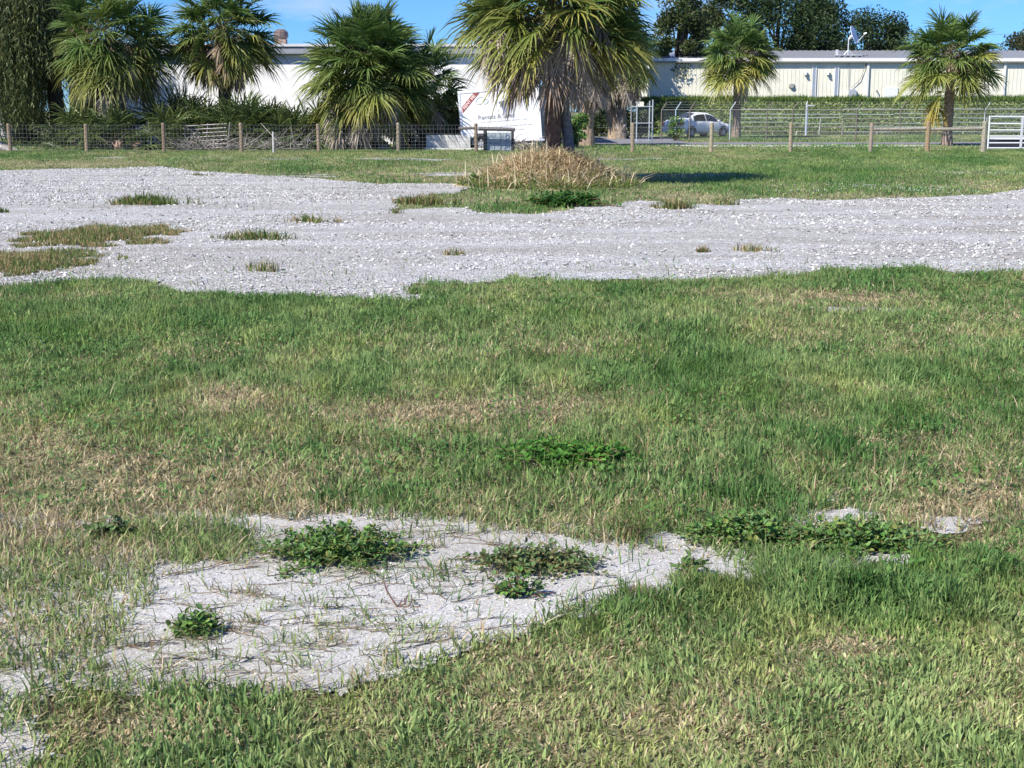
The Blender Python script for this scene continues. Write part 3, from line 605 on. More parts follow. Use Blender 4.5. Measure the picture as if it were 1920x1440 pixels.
# right hand palms
palm('palm with brown seed clusters beside the parked car', 1380, 255, 4.95, 2.85, 90, 6, .25, dark=1.2, warm=.9, P=at(1380, 256, 88), seeds=6, elmin=-30, trunk_c=(.24, .19, .15), wseg=.07)
palm('palm with one drooping yellow frond near the white pipe gate', 1772, 273, 4.0, 2.75, 86, 0, .23, dark=1.2, warm=.8, P=at(1775, 272, 68), seeds=6, elmin=-28, trunk_c=(.3, .23, .18), wseg=.065)
b = MB(); po = [o for o in bpy.data.objects if o.name.startswith('palm_tree') and 'yellow frond' in o.get('label', '')][0]
for k in range(3): fan(b, (-.1, -.1, 2.5 - .2 * k), math.pi + .3 * k, R(-15), .75, .95, .5, 30, (.3, .25, .04), (.45, .33, .08), .5, (.25, .2, .07), wseg=.05)
b.build('yellow_frond', M_frond, po)
# palms right behind the big one
palm('palm with fibrous brown trunk just right of the biggest palm', 1100, 264, 4.2, 2.2, 36, 30, .32, warm=.2, P=at(1101, 264, 68), trunk_c=(.3, .23, .17), elmin=-25, dark=.8, skirt=2)
palm('palm with pale criss cross leaf bases on its trunk, beyond the road', 1168, 250, 4.6, 2.5, 46, 44, .26, warm=.3, P=at(1165, 249, 84), trunk_c=(.24, .2, .16), booted=34, elmin=-30, dark=.8, skirt=2.5)
palm('palm with leaning tan trunk left of the criss cross trunk', 1142, 250, 4.0, 2.3, 30, 30, .34, warm=.2, P=at(1152, 249, 85), lean=(-.9, .3), trunk_c=(.36, .28, .2), elmin=-20, dark=.7, skirt=2)
# young palms
def young(label, u, v, Y, n, Rf, h0=.1, warm=.3):
    Rf *= 1.2; n = int(n * 1.5)
    p = at(u, v, Y); t = thing('young_palm', label, 'young palm', (p.x, p.y, 0), 'young palms along the fence'); b = MB()
    for i in range(n):
        y = warm * random.random(); f = (i + .5) / n
        fan(b, (0, 0, h0), i * 2.4 + random.gauss(0, .3), R(82 - 75 * f), Rf * 1.0, Rf * .95, .2 + .3 * f, 26, np.array([.06, .105, .035]) * (1 - y) + np.array([.17, .18, .04]) * y, np.array([.15, .19, .06]), wseg=.06)
    b.build('fronds', M_frond, t)
    return t
young('young palm in the gap between the two tall left palms', 335, 270, 64, 14, 1.35, warm=.5)
young('upright young palm just left of the broad bushy palm', 585, 270, 63, 12, 1.1, warm=.4)
young('young palm right of the black weeping trunk', 158, 268, 62, 14, 1.1)
young('young palm at the foot of the tall yellow green palm', 212, 272, 61, 14, .95)
young('low young palm by the third fence post from the left', 318, 272, 60.5, 11, .95, warm=.6)
young('dark young palm under the hanging brown fronds', 372, 268, 63, 16, 1.15)
young('dense young palm between old gate and white wall', 455, 270, 62, 18, 1.2)
young('young palm under the left end of the white wall', 505, 270, 62.5, 16, 1.05)
young('small young palm touching left fronds of the broad bushy palm', 548, 272, 61.5, 14, .9, warm=.5)

# ------------------------------------------------------------------ broad-leaved trees
def leafcloud(b, centres, radii, n, size, cols, drop=(1, 1, .8)):
    k = len(centres); ci = rng.integers(0, k, n); C0 = np.array(centres)[ci]; Rr = np.array(radii)[ci]
    d = rng.normal(0, 1, (n, 3)); d /= np.linalg.norm(d, axis=1)[:, None]; rr = Rr * rng.random(n) ** .45
    P = C0 + d * rr[:, None] * np.array(drop)
    a = rng.normal(0, 1, (n, 3)); a /= np.linalg.norm(a, axis=1)[:, None]; t = rng.normal(0, 1, (n, 3)); s = np.cross(a, t); s /= np.linalg.norm(s, axis=1)[:, None] + 1e-9
    L = size * (.6 + .8 * rng.random(n))[:, None]; w = L * .45
    V = np.stack([P - a * L / 2, P + s * w / 2, P + a * L / 2, P - s * w / 2], 1).reshape(-1, 3); i = np.arange(n)[:, None] * 4
    cl_ = np.array(cols)[rng.integers(0, len(cols), n)] * (.7 + .6 * rng.random((n, 1))) * (.75 + .5 * rng.random(k))[ci][:, None]
    b.raw(V, i + np.arange(4), None, np.repeat(cl_, 4, 0))
def tree(label, p, H, W, n, size, cols, ncl=26, trunk_r=.35, bottom=.25, name='tree', group='dark trees behind the buildings', cat='tree', dep=None, clr=.2):
    t = thing(name, label, cat, (p.x, p.y, 0), group); b = MB(); cs = []; rs = []; dep = dep or W
    for i in range(ncl):
        for _ in range(20):
            x, y, z = random.uniform(-1, 1), random.uniform(-1, 1), random.uniform(-1, 1)
            if .25 < x * x + y * y + z * z < 1: break
        zc = H * (bottom + (1 - bottom) / 2 * (1 + z * .88)); cs.append((x * W / 2 * .85, y * dep / 2 * .85, zc)); rs.append(W * clr * random.uniform(.6, 1.15))
    b.tube([(0, 0, 0), (.1, 0, H * .25), (-.1, .1, H * .5), (0, 0, H * .8)], [trunk_r * 1.2, trunk_r, trunk_r * .7, trunk_r * .2], 9, (.1, .085, .07), jit=.1)
    for c_ in cs[::2]:
        m = Vector((0, 0, H * random.uniform(.25, .5))); e = Vector(c_); b.tube([m, (m + e) / 2 + Vector((0, 0, H * .03)), e], [trunk_r * .4, trunk_r * .25, trunk_r * .08], 5, (.1, .085, .07))
    b.build('trunk', M_bark, t); bl = MB(); leafcloud(bl, cs, rs, n, size, cols); bl.build('crown', M_leaf, t)
    return t
DK = [(.028, .055, .02), (.04, .07, .022), (.055, .085, .028), (.03, .05, .022)]
MID = [(.06, .09, .03), (.08, .11, .035), (.045, .075, .025), (.11, .12, .045)]
tree('very tall dark tree beyond the cream building, left of the dish', at(1455, 200, 122), 14.0, 11, 22000, .30, DK, 46)
tree('dark tree with ragged top directly behind the satellite dish', at(1618, 200, 120), 10.6, 7.6, 14000, .26, DK, 34)
tree('dark rounded tree right of the dish, beside the palm crown', at(1672, 200, 124), 9.6, 6.4, 10000, .26, DK, 28)
tree('dark tree low behind the roof at left of the dish', at(1560, 200, 126), 8.6, 5.0, 7000, .26, DK, 22)
tree('tree at the right picture edge with a brownish lit top', at(1925, 200, 118), 9.4, 6.6, 10000, .26, [(.04, .06, .022), (.07, .075, .03), (.1, .085, .04), (.035, .055, .02)], 24)
tree('open crowned oak left of the palm beside the car', at(1272, 200, 108), 12, 5.4, 12000, .26, MID, 34, bottom=.12)
tree('shadowy dense oak right behind the biggest palm', at(1162, 250, 102.6), 11.2, 5.2, 14000, .24, DK, 30, bottom=.12)
tree('dark oak hidden behind the crown of biggest palm', at(1120, 250, 98), 9.5, 7.0, 12000, .28, DK, 26, bottom=.08)
tree('oak with gaps of sky left of the very tall dark tree', at(1345, 200, 116), 12.5, 5.0, 8000, .26, MID, 24, bottom=.3)
tree('sky filling tree top over the dish tree at centre right', at(1520, 200, 130), 13.0, 5.0, 9000, .28, DK, 20, bottom=.3)
# weeping tree at left
p = at(62, 262, 68); t = thing('weeping_tree', 'olive weeping tree with hanging strands and a black trunk at left edge', 'tree', (p.x, p.y, 0)); b = MB()
b.tube([(1.45, -.4, 0), (1.4, -.3, 1.5), (1.25, -.2, 3), (.9, 0, 5), (.3, 0, 8)], [.42, .36, .34, .3, .15], 10, (.045, .04, .035), jit=.12)
for k in range(16):
    a = k * 2.4; e = Vector((math.cos(a) * random.uniform(1.5, 3.4), math.sin(a) * random.uniform(1, 3), random.uniform(6, 9))); b.tube([(.8, 0, 4.5), ((.8 + e.x) / 2, e.y / 2, e.z * .85), e], [.16, .1, .04], 6, (.07, .06, .05))
b.build('trunk', M_bark, t); n = 2600; bl = MB(); X = []; C = []
for i in range(n):
    a = random.random() * 6.28; r = math.sqrt(random.random()) * 3.5; x0, y0 = math.cos(a) * r - .6, math.sin(a) * r * .8; zt = random.uniform(4.5, 9.4) - .25 * r; L = random.uniform(1.2, 4.2); zb = max(.5 + .25 * random.random() * 4, zt - L)
    if x0 > 1.2 and zb < 3.2: zb = 3.2 + random.random()
    if zb > zt: continue
    m = int((zt - zb) / .085); z = np.linspace(zt, zb, m); sw = rng.normal(0, .012, m).cumsum()
    X.append(np.stack([x0 + sw + rng.normal(0, .05, m), y0 + rng.normal(0, .05, m), z], 1)); tc_ = random.random(); C.append(np.tile(np.array([.06, .09, .032]) * (1 - tc_) + np.array([.22, .24, .095]) * tc_, (m, 1)))
X = np.concatenate(X); C = np.concatenate(C); m = len(X); blades(bl, X, rng.random(m) * 6.28, np.abs(rng.normal(.5, .3, m)), -.2 - .12 * rng.random(m), np.full(m, .065), C * (.7 + .6 * rng.random((m, 1))), 1)
bl.build('hanging_foliage', M_leaf, t)
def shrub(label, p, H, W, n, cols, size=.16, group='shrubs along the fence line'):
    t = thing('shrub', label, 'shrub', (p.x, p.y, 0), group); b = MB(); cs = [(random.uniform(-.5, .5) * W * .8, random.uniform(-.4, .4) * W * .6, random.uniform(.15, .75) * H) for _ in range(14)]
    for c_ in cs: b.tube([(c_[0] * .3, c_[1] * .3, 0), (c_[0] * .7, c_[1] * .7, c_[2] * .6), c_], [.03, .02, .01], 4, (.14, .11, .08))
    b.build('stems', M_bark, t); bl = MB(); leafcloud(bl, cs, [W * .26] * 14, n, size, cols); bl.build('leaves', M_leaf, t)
shrub('grey green shrub behind the first fence post on the left', at(18, 262, 72), 2.6, 3.2, 2600, MID)
shrub('low olive shrub under the weeping tree strands', at(70, 262, 71), 1.9, 2.4, 1800, [(.08, .09, .035), (.11, .11, .045), (.06, .08, .03)])
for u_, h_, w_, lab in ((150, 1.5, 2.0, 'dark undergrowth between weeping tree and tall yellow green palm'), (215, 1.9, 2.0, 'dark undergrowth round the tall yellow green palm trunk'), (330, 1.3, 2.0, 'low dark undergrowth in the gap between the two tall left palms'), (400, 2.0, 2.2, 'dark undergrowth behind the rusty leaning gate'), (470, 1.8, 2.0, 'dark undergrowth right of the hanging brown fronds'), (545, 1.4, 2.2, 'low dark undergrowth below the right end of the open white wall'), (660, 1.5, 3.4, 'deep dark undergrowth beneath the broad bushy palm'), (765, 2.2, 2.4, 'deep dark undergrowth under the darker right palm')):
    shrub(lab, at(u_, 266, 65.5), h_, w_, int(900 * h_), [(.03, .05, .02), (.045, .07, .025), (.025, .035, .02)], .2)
shrub('glossy green shrub between the biggest palm and fibrous trunk', at(1078, 266, 64), 2.0, 1.1, 1500, GREENS, .2)
shrub('small green weed bush growing through chain link behind the car', at(1267, 264, 79), 1.7, .9, 500, GREENS, .16)
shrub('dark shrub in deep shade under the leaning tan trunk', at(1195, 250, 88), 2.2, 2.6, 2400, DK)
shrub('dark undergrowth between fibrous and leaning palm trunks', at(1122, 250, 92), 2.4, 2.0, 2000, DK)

# ------------------------------------------------------------------ cream metal building on the bank
YB = 106.0
bank_z = at(0, 188, 104).z
b = MB(); x0, x1 = at(1215, 0, 100).x, 46
prof = [(97.2, 0), (98.5, .7), (100.5, 1.75), (102.5, bank_z), (120, bank_z + .05)]; nx = 60; V = []
for i in range(nx + 1):
    x = x0 + (x1 - x0) * i / nx
    for (yy, zz) in prof: V.append((x, yy + random.gauss(0, .12), zz * min(1, (i + .3) / 3) + (random.gauss(0, .06) if zz > 0 else -.02)))
m = len(prof); b.raw(V, [(i * m + k, (i + 1) * m + k, (i + 1) * m + k + 1, i * m + k + 1) for i in range(nx) for k in range(m - 1)], None, (.07, .09, .035))
tag(b.build('bank', mat_v('bank_soil', .95, 0, .1, .4, 3, .5, 8), smooth=True), kind='structure')
n = 26000; x = x0 + (x1 - x0) * rng.random(n); f = rng.random(n); yy = 97.4 + f * 5.2; zz = np.interp(yy, [q[0] for q in prof], [q[1] for q in prof]) + .15 * rng.random(n)
k = rng.random(n) < np.clip(fbm(x, zz * 2, 1.2, 12) * 2.1 - .15, .15, 1); x, yy, zz = x[k], yy[k], zz[k]; n = len(x)
b = MB(); P = np.stack([x, yy, zz], 1); a = rng.normal(0, 1, (n, 3)); a /= np.linalg.norm(a, axis=1)[:, None]; t_ = rng.normal(0, 1, (n, 3)); s = np.cross(a, t_); s /= np.linalg.norm(s, axis=1)[:, None]
L = .22 * (.6 + .8 * rng.random(n))[:, None]; V = np.stack([P - a * L / 2, P + s * L * .3, P + a * L / 2, P - s * L * .3], 1).reshape(-1, 3)
b.raw(V, np.arange(n)[:, None] * 4 + np.arange(4), None, np.repeat(lerp((.09, .17, .05), (.30, .35, .12), fbm(x, zz * 3, .7, 5)) * (.6 + .8 * rng.random((n, 1))), 4, 0))
tag(b.build('vines', M_leaf), 'green vines and weeds covering the bank below the cream building', 'vines', kind='stuff')
n = 14000; x = x0 + (x1 - x0) * rng.random(n); yy = 101.6 + 3.6 * rng.random(n); b = MB()
blades(b, np.stack([x, yy, np.full(n, bank_z - .1)], 1), rng.random(n) * 6.28, np.abs(rng.normal(.4, .3, n)), (.2 + .55 * fbm(x, yy, 1.5, 3)) * (.6 + .6 * rng.random(n)), np.full(n, .05), lerp((.07, .14, .03), (.16, .23, .06), rng.random(n)), 2)
tag(b.build('bank_grass', M_blade), 'long fresh green grass along the top of the bank', 'grass', kind='stuff')

bx0, bx1 = at(1222, 0, YB).x, 52.0
ze = at(0, 109, YB).z; zr = at(0, 95, YB + 9).z
bld = thing('metal_building', 'long cream ribbed metal building with grey roof on the green bank', 'building', ((bx0 + bx1) / 2, YB, bank_z - .4)); ox, oz = (bx0 + bx1) / 2, bank_z - .4
L2 = (bx1 - bx0) / 2; hw = ze - .32 - oz
b = MB(); b.box((-L2, 0, 0), (L2, 18, hw), (.78, .75, .62))
xx = -L2 + .15
while xx < L2:
    b.box((xx, -.018, .01), (xx + .03, -.002, hw - .01), (.72, .69, .56)); xx += .3
b.build('wall', M_wall, bld)
b = MB(); b.raw([(-L2 - .3, -.10, ze - oz), (L2 + .3, -.10, ze - oz), (L2 + .3, 9, zr - oz), (-L2 - .3, 9, zr - oz), (L2 + .3, 18.4, ze - oz), (-L2 - .3, 18.4, ze - oz), (-L2 - .3, -.10, ze - oz - .12), (L2 + .3, -.10, ze - oz - .12), (L2 + .3, 18.4, ze - oz - .12), (-L2 - .3, 18.4, ze - oz - .12)],
     [(0, 1, 2, 3), (3, 2, 4, 5), (6, 7, 1, 0), (9, 8, 7, 6)], [(1, 7, 2), (2, 7, 8), (2, 8, 4), (0, 3, 6), (3, 9, 6), (3, 5, 9)], (.27, .28, .3))
xx = -L2; sl_ = (zr - ze) / 9.35
while xx < L2:
    b.raw([(xx, -.10, ze - oz + .05), (xx + .05, -.10, ze - oz + .05), (xx + .05, 9, zr - oz + .05), (xx, 9, zr - oz + .05), (xx, -.10, ze - oz), (xx + .05, -.10, ze - oz), (xx + .05, 9, zr - oz), (xx, 9, zr - oz)], [(0, 1, 2, 3), (4, 5, 1, 0), (5, 6, 2, 1), (0, 3, 7, 4)], None, (.24, .25, .27)); xx += .45
b.build('roof', M_paint, bld)
b = MB(); b.box((-L2 - .3, -.22, ze - oz - .24), (L2 + .3, -.103, ze - oz - .002), (.78, .77, .73)); b.build('gutter', M_paint, bld)
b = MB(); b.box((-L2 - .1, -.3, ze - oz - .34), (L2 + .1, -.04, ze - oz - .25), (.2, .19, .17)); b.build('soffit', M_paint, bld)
def bx(u): return at(u, 150, YB).x - ox
def bz(v): return at(0, v, YB).z - oz
for u in (1397, 1626, 1882):
    b = MB(); b.box((bx(u) - .08, -.16, 0), (bx(u) + .08, -.04, hw - .02), (.74, .72, .66)); b.build('downspout', M_paint, bld)
for u in (1526, 1568):
    b = MB(); b.box((bx(u) - .1, -.075, .1), (bx(u) + .1, -.04, bz(128)), (.3, .33, .4)); w = b.build('window', M_glass, bld)
    b = MB(); b.box((bx(u) - .17, -.09, .1), (bx(u) - .103, -.04, bz(127)), (.72, .71, .68)); b.box((bx(u) + .103, -.09, .1), (bx(u) + .17, -.04, bz(127)), (.72, .71, .68)); b.build('frame', M_paint, w)
for u in (1509, 1551):
    b = MB(); b.tube([(bx(u), -.04, bz(139)), (bx(u), -.2, bz(138)), (bx(u), -.24, bz(141))], [.1, .12, .1], 8, (.55, .55, .52)); b.box((bx(u) - .14, -.2, bz(137)), (bx(u) + .14, -.04, bz(134)), (.75, .74, .7)); b.build('wall_lamp', M_paint, bld)
b = MB(); b.tube([(bx(1484), -.04, bz(161)), (bx(1484), -.2, bz(161))], [.2, .17], 10, (.36, .35, .3)); b.box((bx(1484) - .22, -.1, bz(163)), (bx(1484) + .22, -.04, bz(157)), (.45, .44, .38)); b.build('vent', M_paint, bld)
b = MB(); b.box((bx(1591), -.3, bz(183)), (bx(1605), -.04, bz(168)), (.5, .52, .54)); b.build('utility_box', M_metal, bld)
b = MB(); b.box((bx(1659), -.09, bz(190)), (bx(1684), -.04, bz(164)), (.78, .79, .77)); b.build('panel', M_paint, bld)
b = MB(); b.tube([(bx(1644), -.04, bz(170)), (bx(1644), -.2, bz(170)), (bx(1644), -.22, bz(173))], [.05, .05, .04], 6, (.2, .2, .2)); b.build('tap', M_metal, bld)
b = MB(); b.tube([(bx(1590), -.1, hw), (bx(1590.5), -.1, bz(168))], [.02, .02], 5, (.3, .3, .3)); b.tube([(bx(1622), -.1, bz(120)), (bx(1612), -.1, bz(150)), (bx(1596), -.1, bz(165))], [.025] * 3, 5, (.3, .29, .27)); b.build('conduit', M_metal, bld)
# satellite dish on the roof
dz = ze + .25; dp = at(1590, 102, YB + 1.5); dp.z = ze + 1.85 * sl_
d_ = thing('satellite_dish', 'white satellite dish with feed arm standing on the grey roof', 'satellite dish', tuple(dp)); s = 1 / ppm(YB)
b = MB(); b.box((-.95, -.35, .05), (1.0, .35, .12), (.55, .56, .55)); b.box((-.95, -.2, .12), (-.8, .1, .5), (.7, .7, .68)); b.build('base', M_metal, d_)
b = MB(); b.tube([(0, 0, .08), (0, 0, 1.25)], [.045, .045], 8, (.6, .62, .62))
for sx in (-.32, .4): b.tube([(sx, 0, .1), (0, 0, .5)], [.025, .025], 6, (.6, .62, .62))
b.build('mast', M_metal, d_)
ctr = Vector((.4, -.1, 1.62)); ax = Vector((.80, -.48, .36)).normalized(); e1 = ax.cross(Vector((0, 0, 1))).normalized(); e2 = e1.cross(ax); b = MB(); V = []; nr, na = 6, 24
for off in (0, -.03):
    for i in range(nr + 1):
        r = .68 * i / nr
        for k in range(na): a = 2 * math.pi * k / na; V.append(tuple(ctr + e1 * math.cos(a) * r * .95 + e2 * math.sin(a) * r * 1.05 + ax * (r * r * .32 - .14 + off)))
h = (nr + 1) * na; Q = []
for i in range(nr):
    for k in range(na):
        q = (i * na + k, i * na + (k + 1) % na, (i + 1) * na + (k + 1) % na, (i + 1) * na + k); Q += [q, tuple(h + z for z in q[::-1])]
Q += [(nr * na + k, nr * na + (k + 1) % na, h + nr * na + (k + 1) % na, h + nr * na + k) for k in range(na)]
b.raw(V, Q, None, (.74, .75, .77)); b.build('reflector', M_paint, d_, True)
b = MB(); fe = ctr + ax * .8 - e2 * .25; b.tube([ctr - e2 * .62 + ax * .02, fe], [.03, .025], 6, (.6, .6, .6)); b.tube([fe - ax * .1, fe + ax * .12], [.08, .05], 8, (.75, .75, .74)); b.build('feed_arm', M_paint, d_)
b = MB(); b.tube([(0, 0, 1.25), (.15, 0, 1.45), tuple(ctr - ax * .17)], [.07, .1, .1], 8, (.62, .63, .63)); b.build('bracket', M_metal, d_)
# overhead cables
for (v0, v1, lab) in ((61, 64, 'thin cable running above the cream building roof, upper one'), (74, 90, 'lower thin cable sloping toward the roof left of the dish')):
    pts = [at(1180 + k * 90, v0 + (v1 - v0) * k / 8 + 3 * math.sin(k / 8 * 3.14), 119) for k in range(9 if v0 == 61 else 4)]
    b = MB(); b.tube(pts, .014, 4, (.16, .16, .16)); tag(b.build('cable', M_rubber), lab, 'cable', 'overhead cables')

# ------------------------------------------------------------------ white building at left
YW = 71.0; xa, xb = at(118, 0, YW).x, at(1010, 0, YW).x; zt = at(0, 84, YW).z; wb = thing('white_building', 'bright white walled building with grey fascia behind the left palms', 'building', ((xa + xb) / 2, YW, 0)); hl = (xb - xa) / 2; ob = (xa + xb) / 2
b = MB(); b.box((-hl, 0, 0), (hl, 14, zt - .45), (.84, .84, .84)); b.build('wall', M_wall, wb)
b = MB(); b.box((-hl - .3, -.35, zt - .448), (hl + .3, 14.3, zt - .1), (.3, .32, .35)); b.build('fascia', M_paint, wb)
b = MB(); b.box((-hl - .36, -.42, zt - .098), (hl + .36, 14.4, zt + .03), (.66, .67, .68)); b.build('roof', M_paint, wb)
b = MB(); cx_ = at(525, 70, YW + 2).x - ob; cz = at(0, 70, YW + 2).z
b.box((cx_ - .28, 2, zt + .03), (cx_ + .28, 2.6, cz - .1), (.36, .27, .22)); b.build('chimney', M_conc, wb)
b = MB(); b.tube([(cx_, 2.3, cz - .1), (cx_, 2.3, cz + .05), (cx_, 2.3, cz + .28), (cx_, 2.3, cz + .42)], [.3, .4, .38, .2], 10, (.16, .12, .1)); b.build('chimney_cap', M_paint, wb)
for u in (492, 500): 
    b = MB(); q = at(u, 82, YW + 3).x - ob; b.tube([(q, 3, zt), (q, 3, zt + .18)], [.06, .06], 8, (.3, .3, .3)); b.build('roof_vent', M_paint, wb)
# small far roof at left edge
p = at(-40, 262, 84); t = thing('shed', 'shed with pale sloping roof behind the shrub at left edge', 'shed', (p.x, p.y, 0)); b = MB(); b.box((-2, 0, 0), (1.6, 4, 3.4), (.4, .4, .38)); b.build('wall', M_wall, t)
b = MB(); b.raw([(-2.4, -.6, 3.45), (2.1, -.6, 4.0), (2.1, 4.4, 4.0), (-2.4, 4.4, 3.45), (-2.4, -.6, 3.55), (2.1, -.6, 4.1), (2.1, 4.4, 4.1), (-2.4, 4.4, 3.55)], [(0, 3, 2, 1), (4, 5, 6, 7), (0, 1, 5, 4), (1, 2, 6, 5), (2, 3, 7, 6), (3, 0, 4, 7)], None, (.75, .76, .76)); b.build('roof', M_paint, t)
# open shelter with screen between bushy palm and trailer
YS = 63.5; sx0, sx1 = at(770, 0, YS).x, at(875, 0, YS).x; t = thing('screen_shelter', 'dark open shelter with pale top rail left of the white trailer', 'shelter', ((sx0 + sx1) / 2, YS, 0)); h2 = (sx1 - sx0) / 2; zz = at(0, 200, YS).z
b = MB(); b.box((-h2, 0, zz - .12), (h2, 4, zz), (.5, .48, .42)); b.build('roof', M_wood, t)
b = MB(); b.box((-h2, 3.2, 0), (h2, 3.3, zz - .125), (.09, .075, .07)); b.build('shade_backdrop', M_wood, t)  # dark brown sheet standing in for the shade inside the shelter
for q in (-h2 + .05, at(806, 0, YS).x - (sx0 + sx1) / 2, h2 - .05):
    b = MB(); b.tube([(q, .05, 0), (q, .05, zz - .125)], [.04, .04], 8, (.5, .47, .4)); b.build('post', M_wood, t)
YL = 61.2; lx0, lx1 = at(796, 0, YL).x, at(880, 0, YL).x; zl = at(0, 253, YL).z
b = MB(); b.box((lx0, YL, 0), (lx1, YL + .2, zl), (.55, .54, .5)); tag(b.build('block_wall', M_conc), 'low stained concrete block wall left of the white trailer', 'wall')
b = MB(); b.box((lx0 - .05, YL - .5, 0), (lx1 + .8, YL - .22, .08), (.62, .6, .56)); tag(b.build('kerb', M_conc), 'pale kerb stone at the foot of the low block wall', 'kerb')

# ------------------------------------------------------------------ white box trailer
YT = 61.5; pl = at(868, 272, YT); tr = thing('box_trailer', 'white tilted box trailer with red corner banner behind the fence', 'trailer', (pl.x, pl.y, 0)); tr.rotation_euler = (0, R(-4.5), R(-9))
LT, HT, WT, zb0 = 3.55, 2.32, 1.9, pl.z
b = MB(); b.box((0, 0, zb0), (LT, WT, zb0 + HT), (.84, .84, .85)); o = b.build('box', M_paint, tr)
bv = o.modifiers.new('bevel', 'BEVEL'); bv.width = .03; bv.segments = 2
b = MB()
for lo, hi in (((-.03, -.025, zb0 + HT - .09), (LT + .03, -.002, zb0 + HT + .03)), ((-.03, -.025, zb0 - .03), (.07, -.002, zb0 + HT - .092)), ((LT - .06, -.025, zb0 - .03), (LT + .03, -.002, zb0 + HT - .092)), ((.072, -.02, zb0 - .03), (LT - .062, -.002, zb0 + .05))): b.box(lo, hi, (.75, .75, .77))
b.build('trim', M_paint, tr)
b = MB(); b.box((LT + .002, .05, zb0 + .05), (LT + .05, WT - .05, zb0 + HT - .05), (.12, .15, .22)); b.build('end_panel', M_paint, tr)
b = MB(); b.raw([(.12, -.012, zb0 + HT - .95), (.12, -.012, zb0 + HT - .66), (.66, -.012, zb0 + HT - .12), (.95, -.012, zb0 + HT - .12), (.12, -.004, zb0 + HT - .95), (.12, -.004, zb0 + HT - .66), (.66, -.004, zb0 + HT - .12), (.95, -.004, zb0 + HT - .12)],
                [(0, 3, 2, 1), (0, 4, 7, 3), (1, 2, 6, 5)], None, (.30, .08, .07)); b.build('banner', M_paint, tr)
def text(body, x, z, size, c, rot=0.0, y=-.016, parent=tr, ital=0, name='lettering', rz=0.0, bold=.0):
    cu = bpy.data.curves.new(name, 'FONT'); cu.body = body; cu.size = size; cu.extrude = .002; cu.shear = ital; cu.offset = bold
    m = bpy.data.materials.new('lettering_paint'); m.use_nodes = True; m.node_tree.nodes['Principled BSDF'].inputs['Base Color'].default_value = (*c, 1); cu.materials.append(m)
    o = bpy.data.objects.new(name, cu); col.objects.link(o); o.parent = parent; o.location = (x, y, z)
    o.rotation_euler = Matrix.Rotation(R(90), 3, 'X').to_euler() if not rot else (Matrix.Rotation(-rot, 3, 'Y') @ Matrix.Rotation(R(90), 3, 'X')).to_euler()
    bpy.context.view_layer.update(); me = bpy.data.meshes.new_from_object(o.evaluated_get(bpy.context.evaluated_depsgraph_get()))
    o2 = bpy.data.objects.new(name, me); col.objects.link(o2); o2.parent = parent; o2.location = o.location; o2.rotation_euler = o.rotation_euler
    bpy.data.objects.remove(o); return o2
text('RENT ME', .225, zb0 + HT - .79, .19, (.8, .6, .55), R(45), bold=.006)
text('Co', .66, zb0 + HT - .62, .5, (.58, .62, .62), 0, ital=.35)
text('Rentals & Sales', .78, zb0 + 1.05, .27, (.36, .36, .37), 0, bold=.004)
b = MB()
for (x_, z_, L_) in ((.9, .9, 2.1), (1.45, .66, 1.7), (1.6, .48, 1.2)):
    q = x_
    while q < x_ + L_:
        w_ = random.uniform(.03, .09); b.box((q, -.012, zb0 + z_), (q + w_, -.003, zb0 + z_ + .05), (.58, .57, .58)); q += w_ + random.choice([.015, .02, .05])
b.build('small_print', M_paint, tr)
b = MB(); b.tube([(1.9, -.012, zb0 + 1.95), (1.9, -.006, zb0 + 1.95)], [.0, .0], 3); 
b = MB(); V = [(1.75, 2.05), (1.98, 1.5), (2.24, 2.08), (2.17, 2.1), (1.99, 1.66), (1.83, 2.06)]; b.prism([(x_, zb0 + z_ - .3) for x_, z_ in V], -.012, -.003, (.34, .35, .5)); b.build('emblem', M_paint, tr)
b = MB(); b.box((.0, .1, zb0 - .14), (LT + .1, WT - .1, zb0 - .035), (.04, .04, .045)); b.tube([(LT + .1, WT / 2, zb0 - .1), (LT + 1.0, WT / 2, zb0 - .22)], [.05, .05], 6, (.05, .05, .05)); b.build('chassis', M_paint, tr)
b = MB(); b.box((-.05, -.02, zb0 - .13), (.36, .1, zb0 - .036), (.05, .05, .05)); b.build('bumper', M_rubber, tr)
def wheel(parent, x, y, z, r, w, rimc=(.5, .5, .5), side=-1):
    b = MB(); pts = []
    prof_ = [(r * .62, 0), (r * .9, -.005), (r, .03), (r, w - .03), (r * .9, w), (r * .6, w)]; n = 24; V = []
    for k in range(n):
        a = 2 * math.pi * k / n
        for (rr_, yy_) in prof_: V.append((math.cos(a) * rr_, yy_, math.sin(a) * rr_))
    mm = len(prof_); b.raw(V, [(k * mm + j, k * mm + j + 1, ((k + 1) % n) * mm + j + 1, ((k + 1) % n) * mm + j) for k in range(n) for j in range(mm - 1)], None, (.03, .03, .032))
    wh = b.build('wheel', M_rubber, parent, True); wh.location = (x, y, z)
    b = MB(); b.tube([(0, .02, 0), (0, .05, 0)], [r * .63, r * .63], 20, (rimc[0] * .35,) * 3)
    for k in range(5): a = 2 * math.pi * k / 5; b.box((-.03, .0, 0), (.03, .045, r * .6), rimc, Matrix.Rotation(a, 4, 'Y'))
    b.tube([(0, -.005, 0), (0, .05, 0)], [.07, .07], 10, rimc); b.build('rim', M_metal, wh)
    return wh
zw = at(0, 283, YT).z
wheel(tr, .85, -.02, zb0 - .02, .36, .22, (.35, .35, .36)); wheel(tr, .85, WT - .2, zb0 - .02, .36, .22)
b = MB(); V = []; n = 14
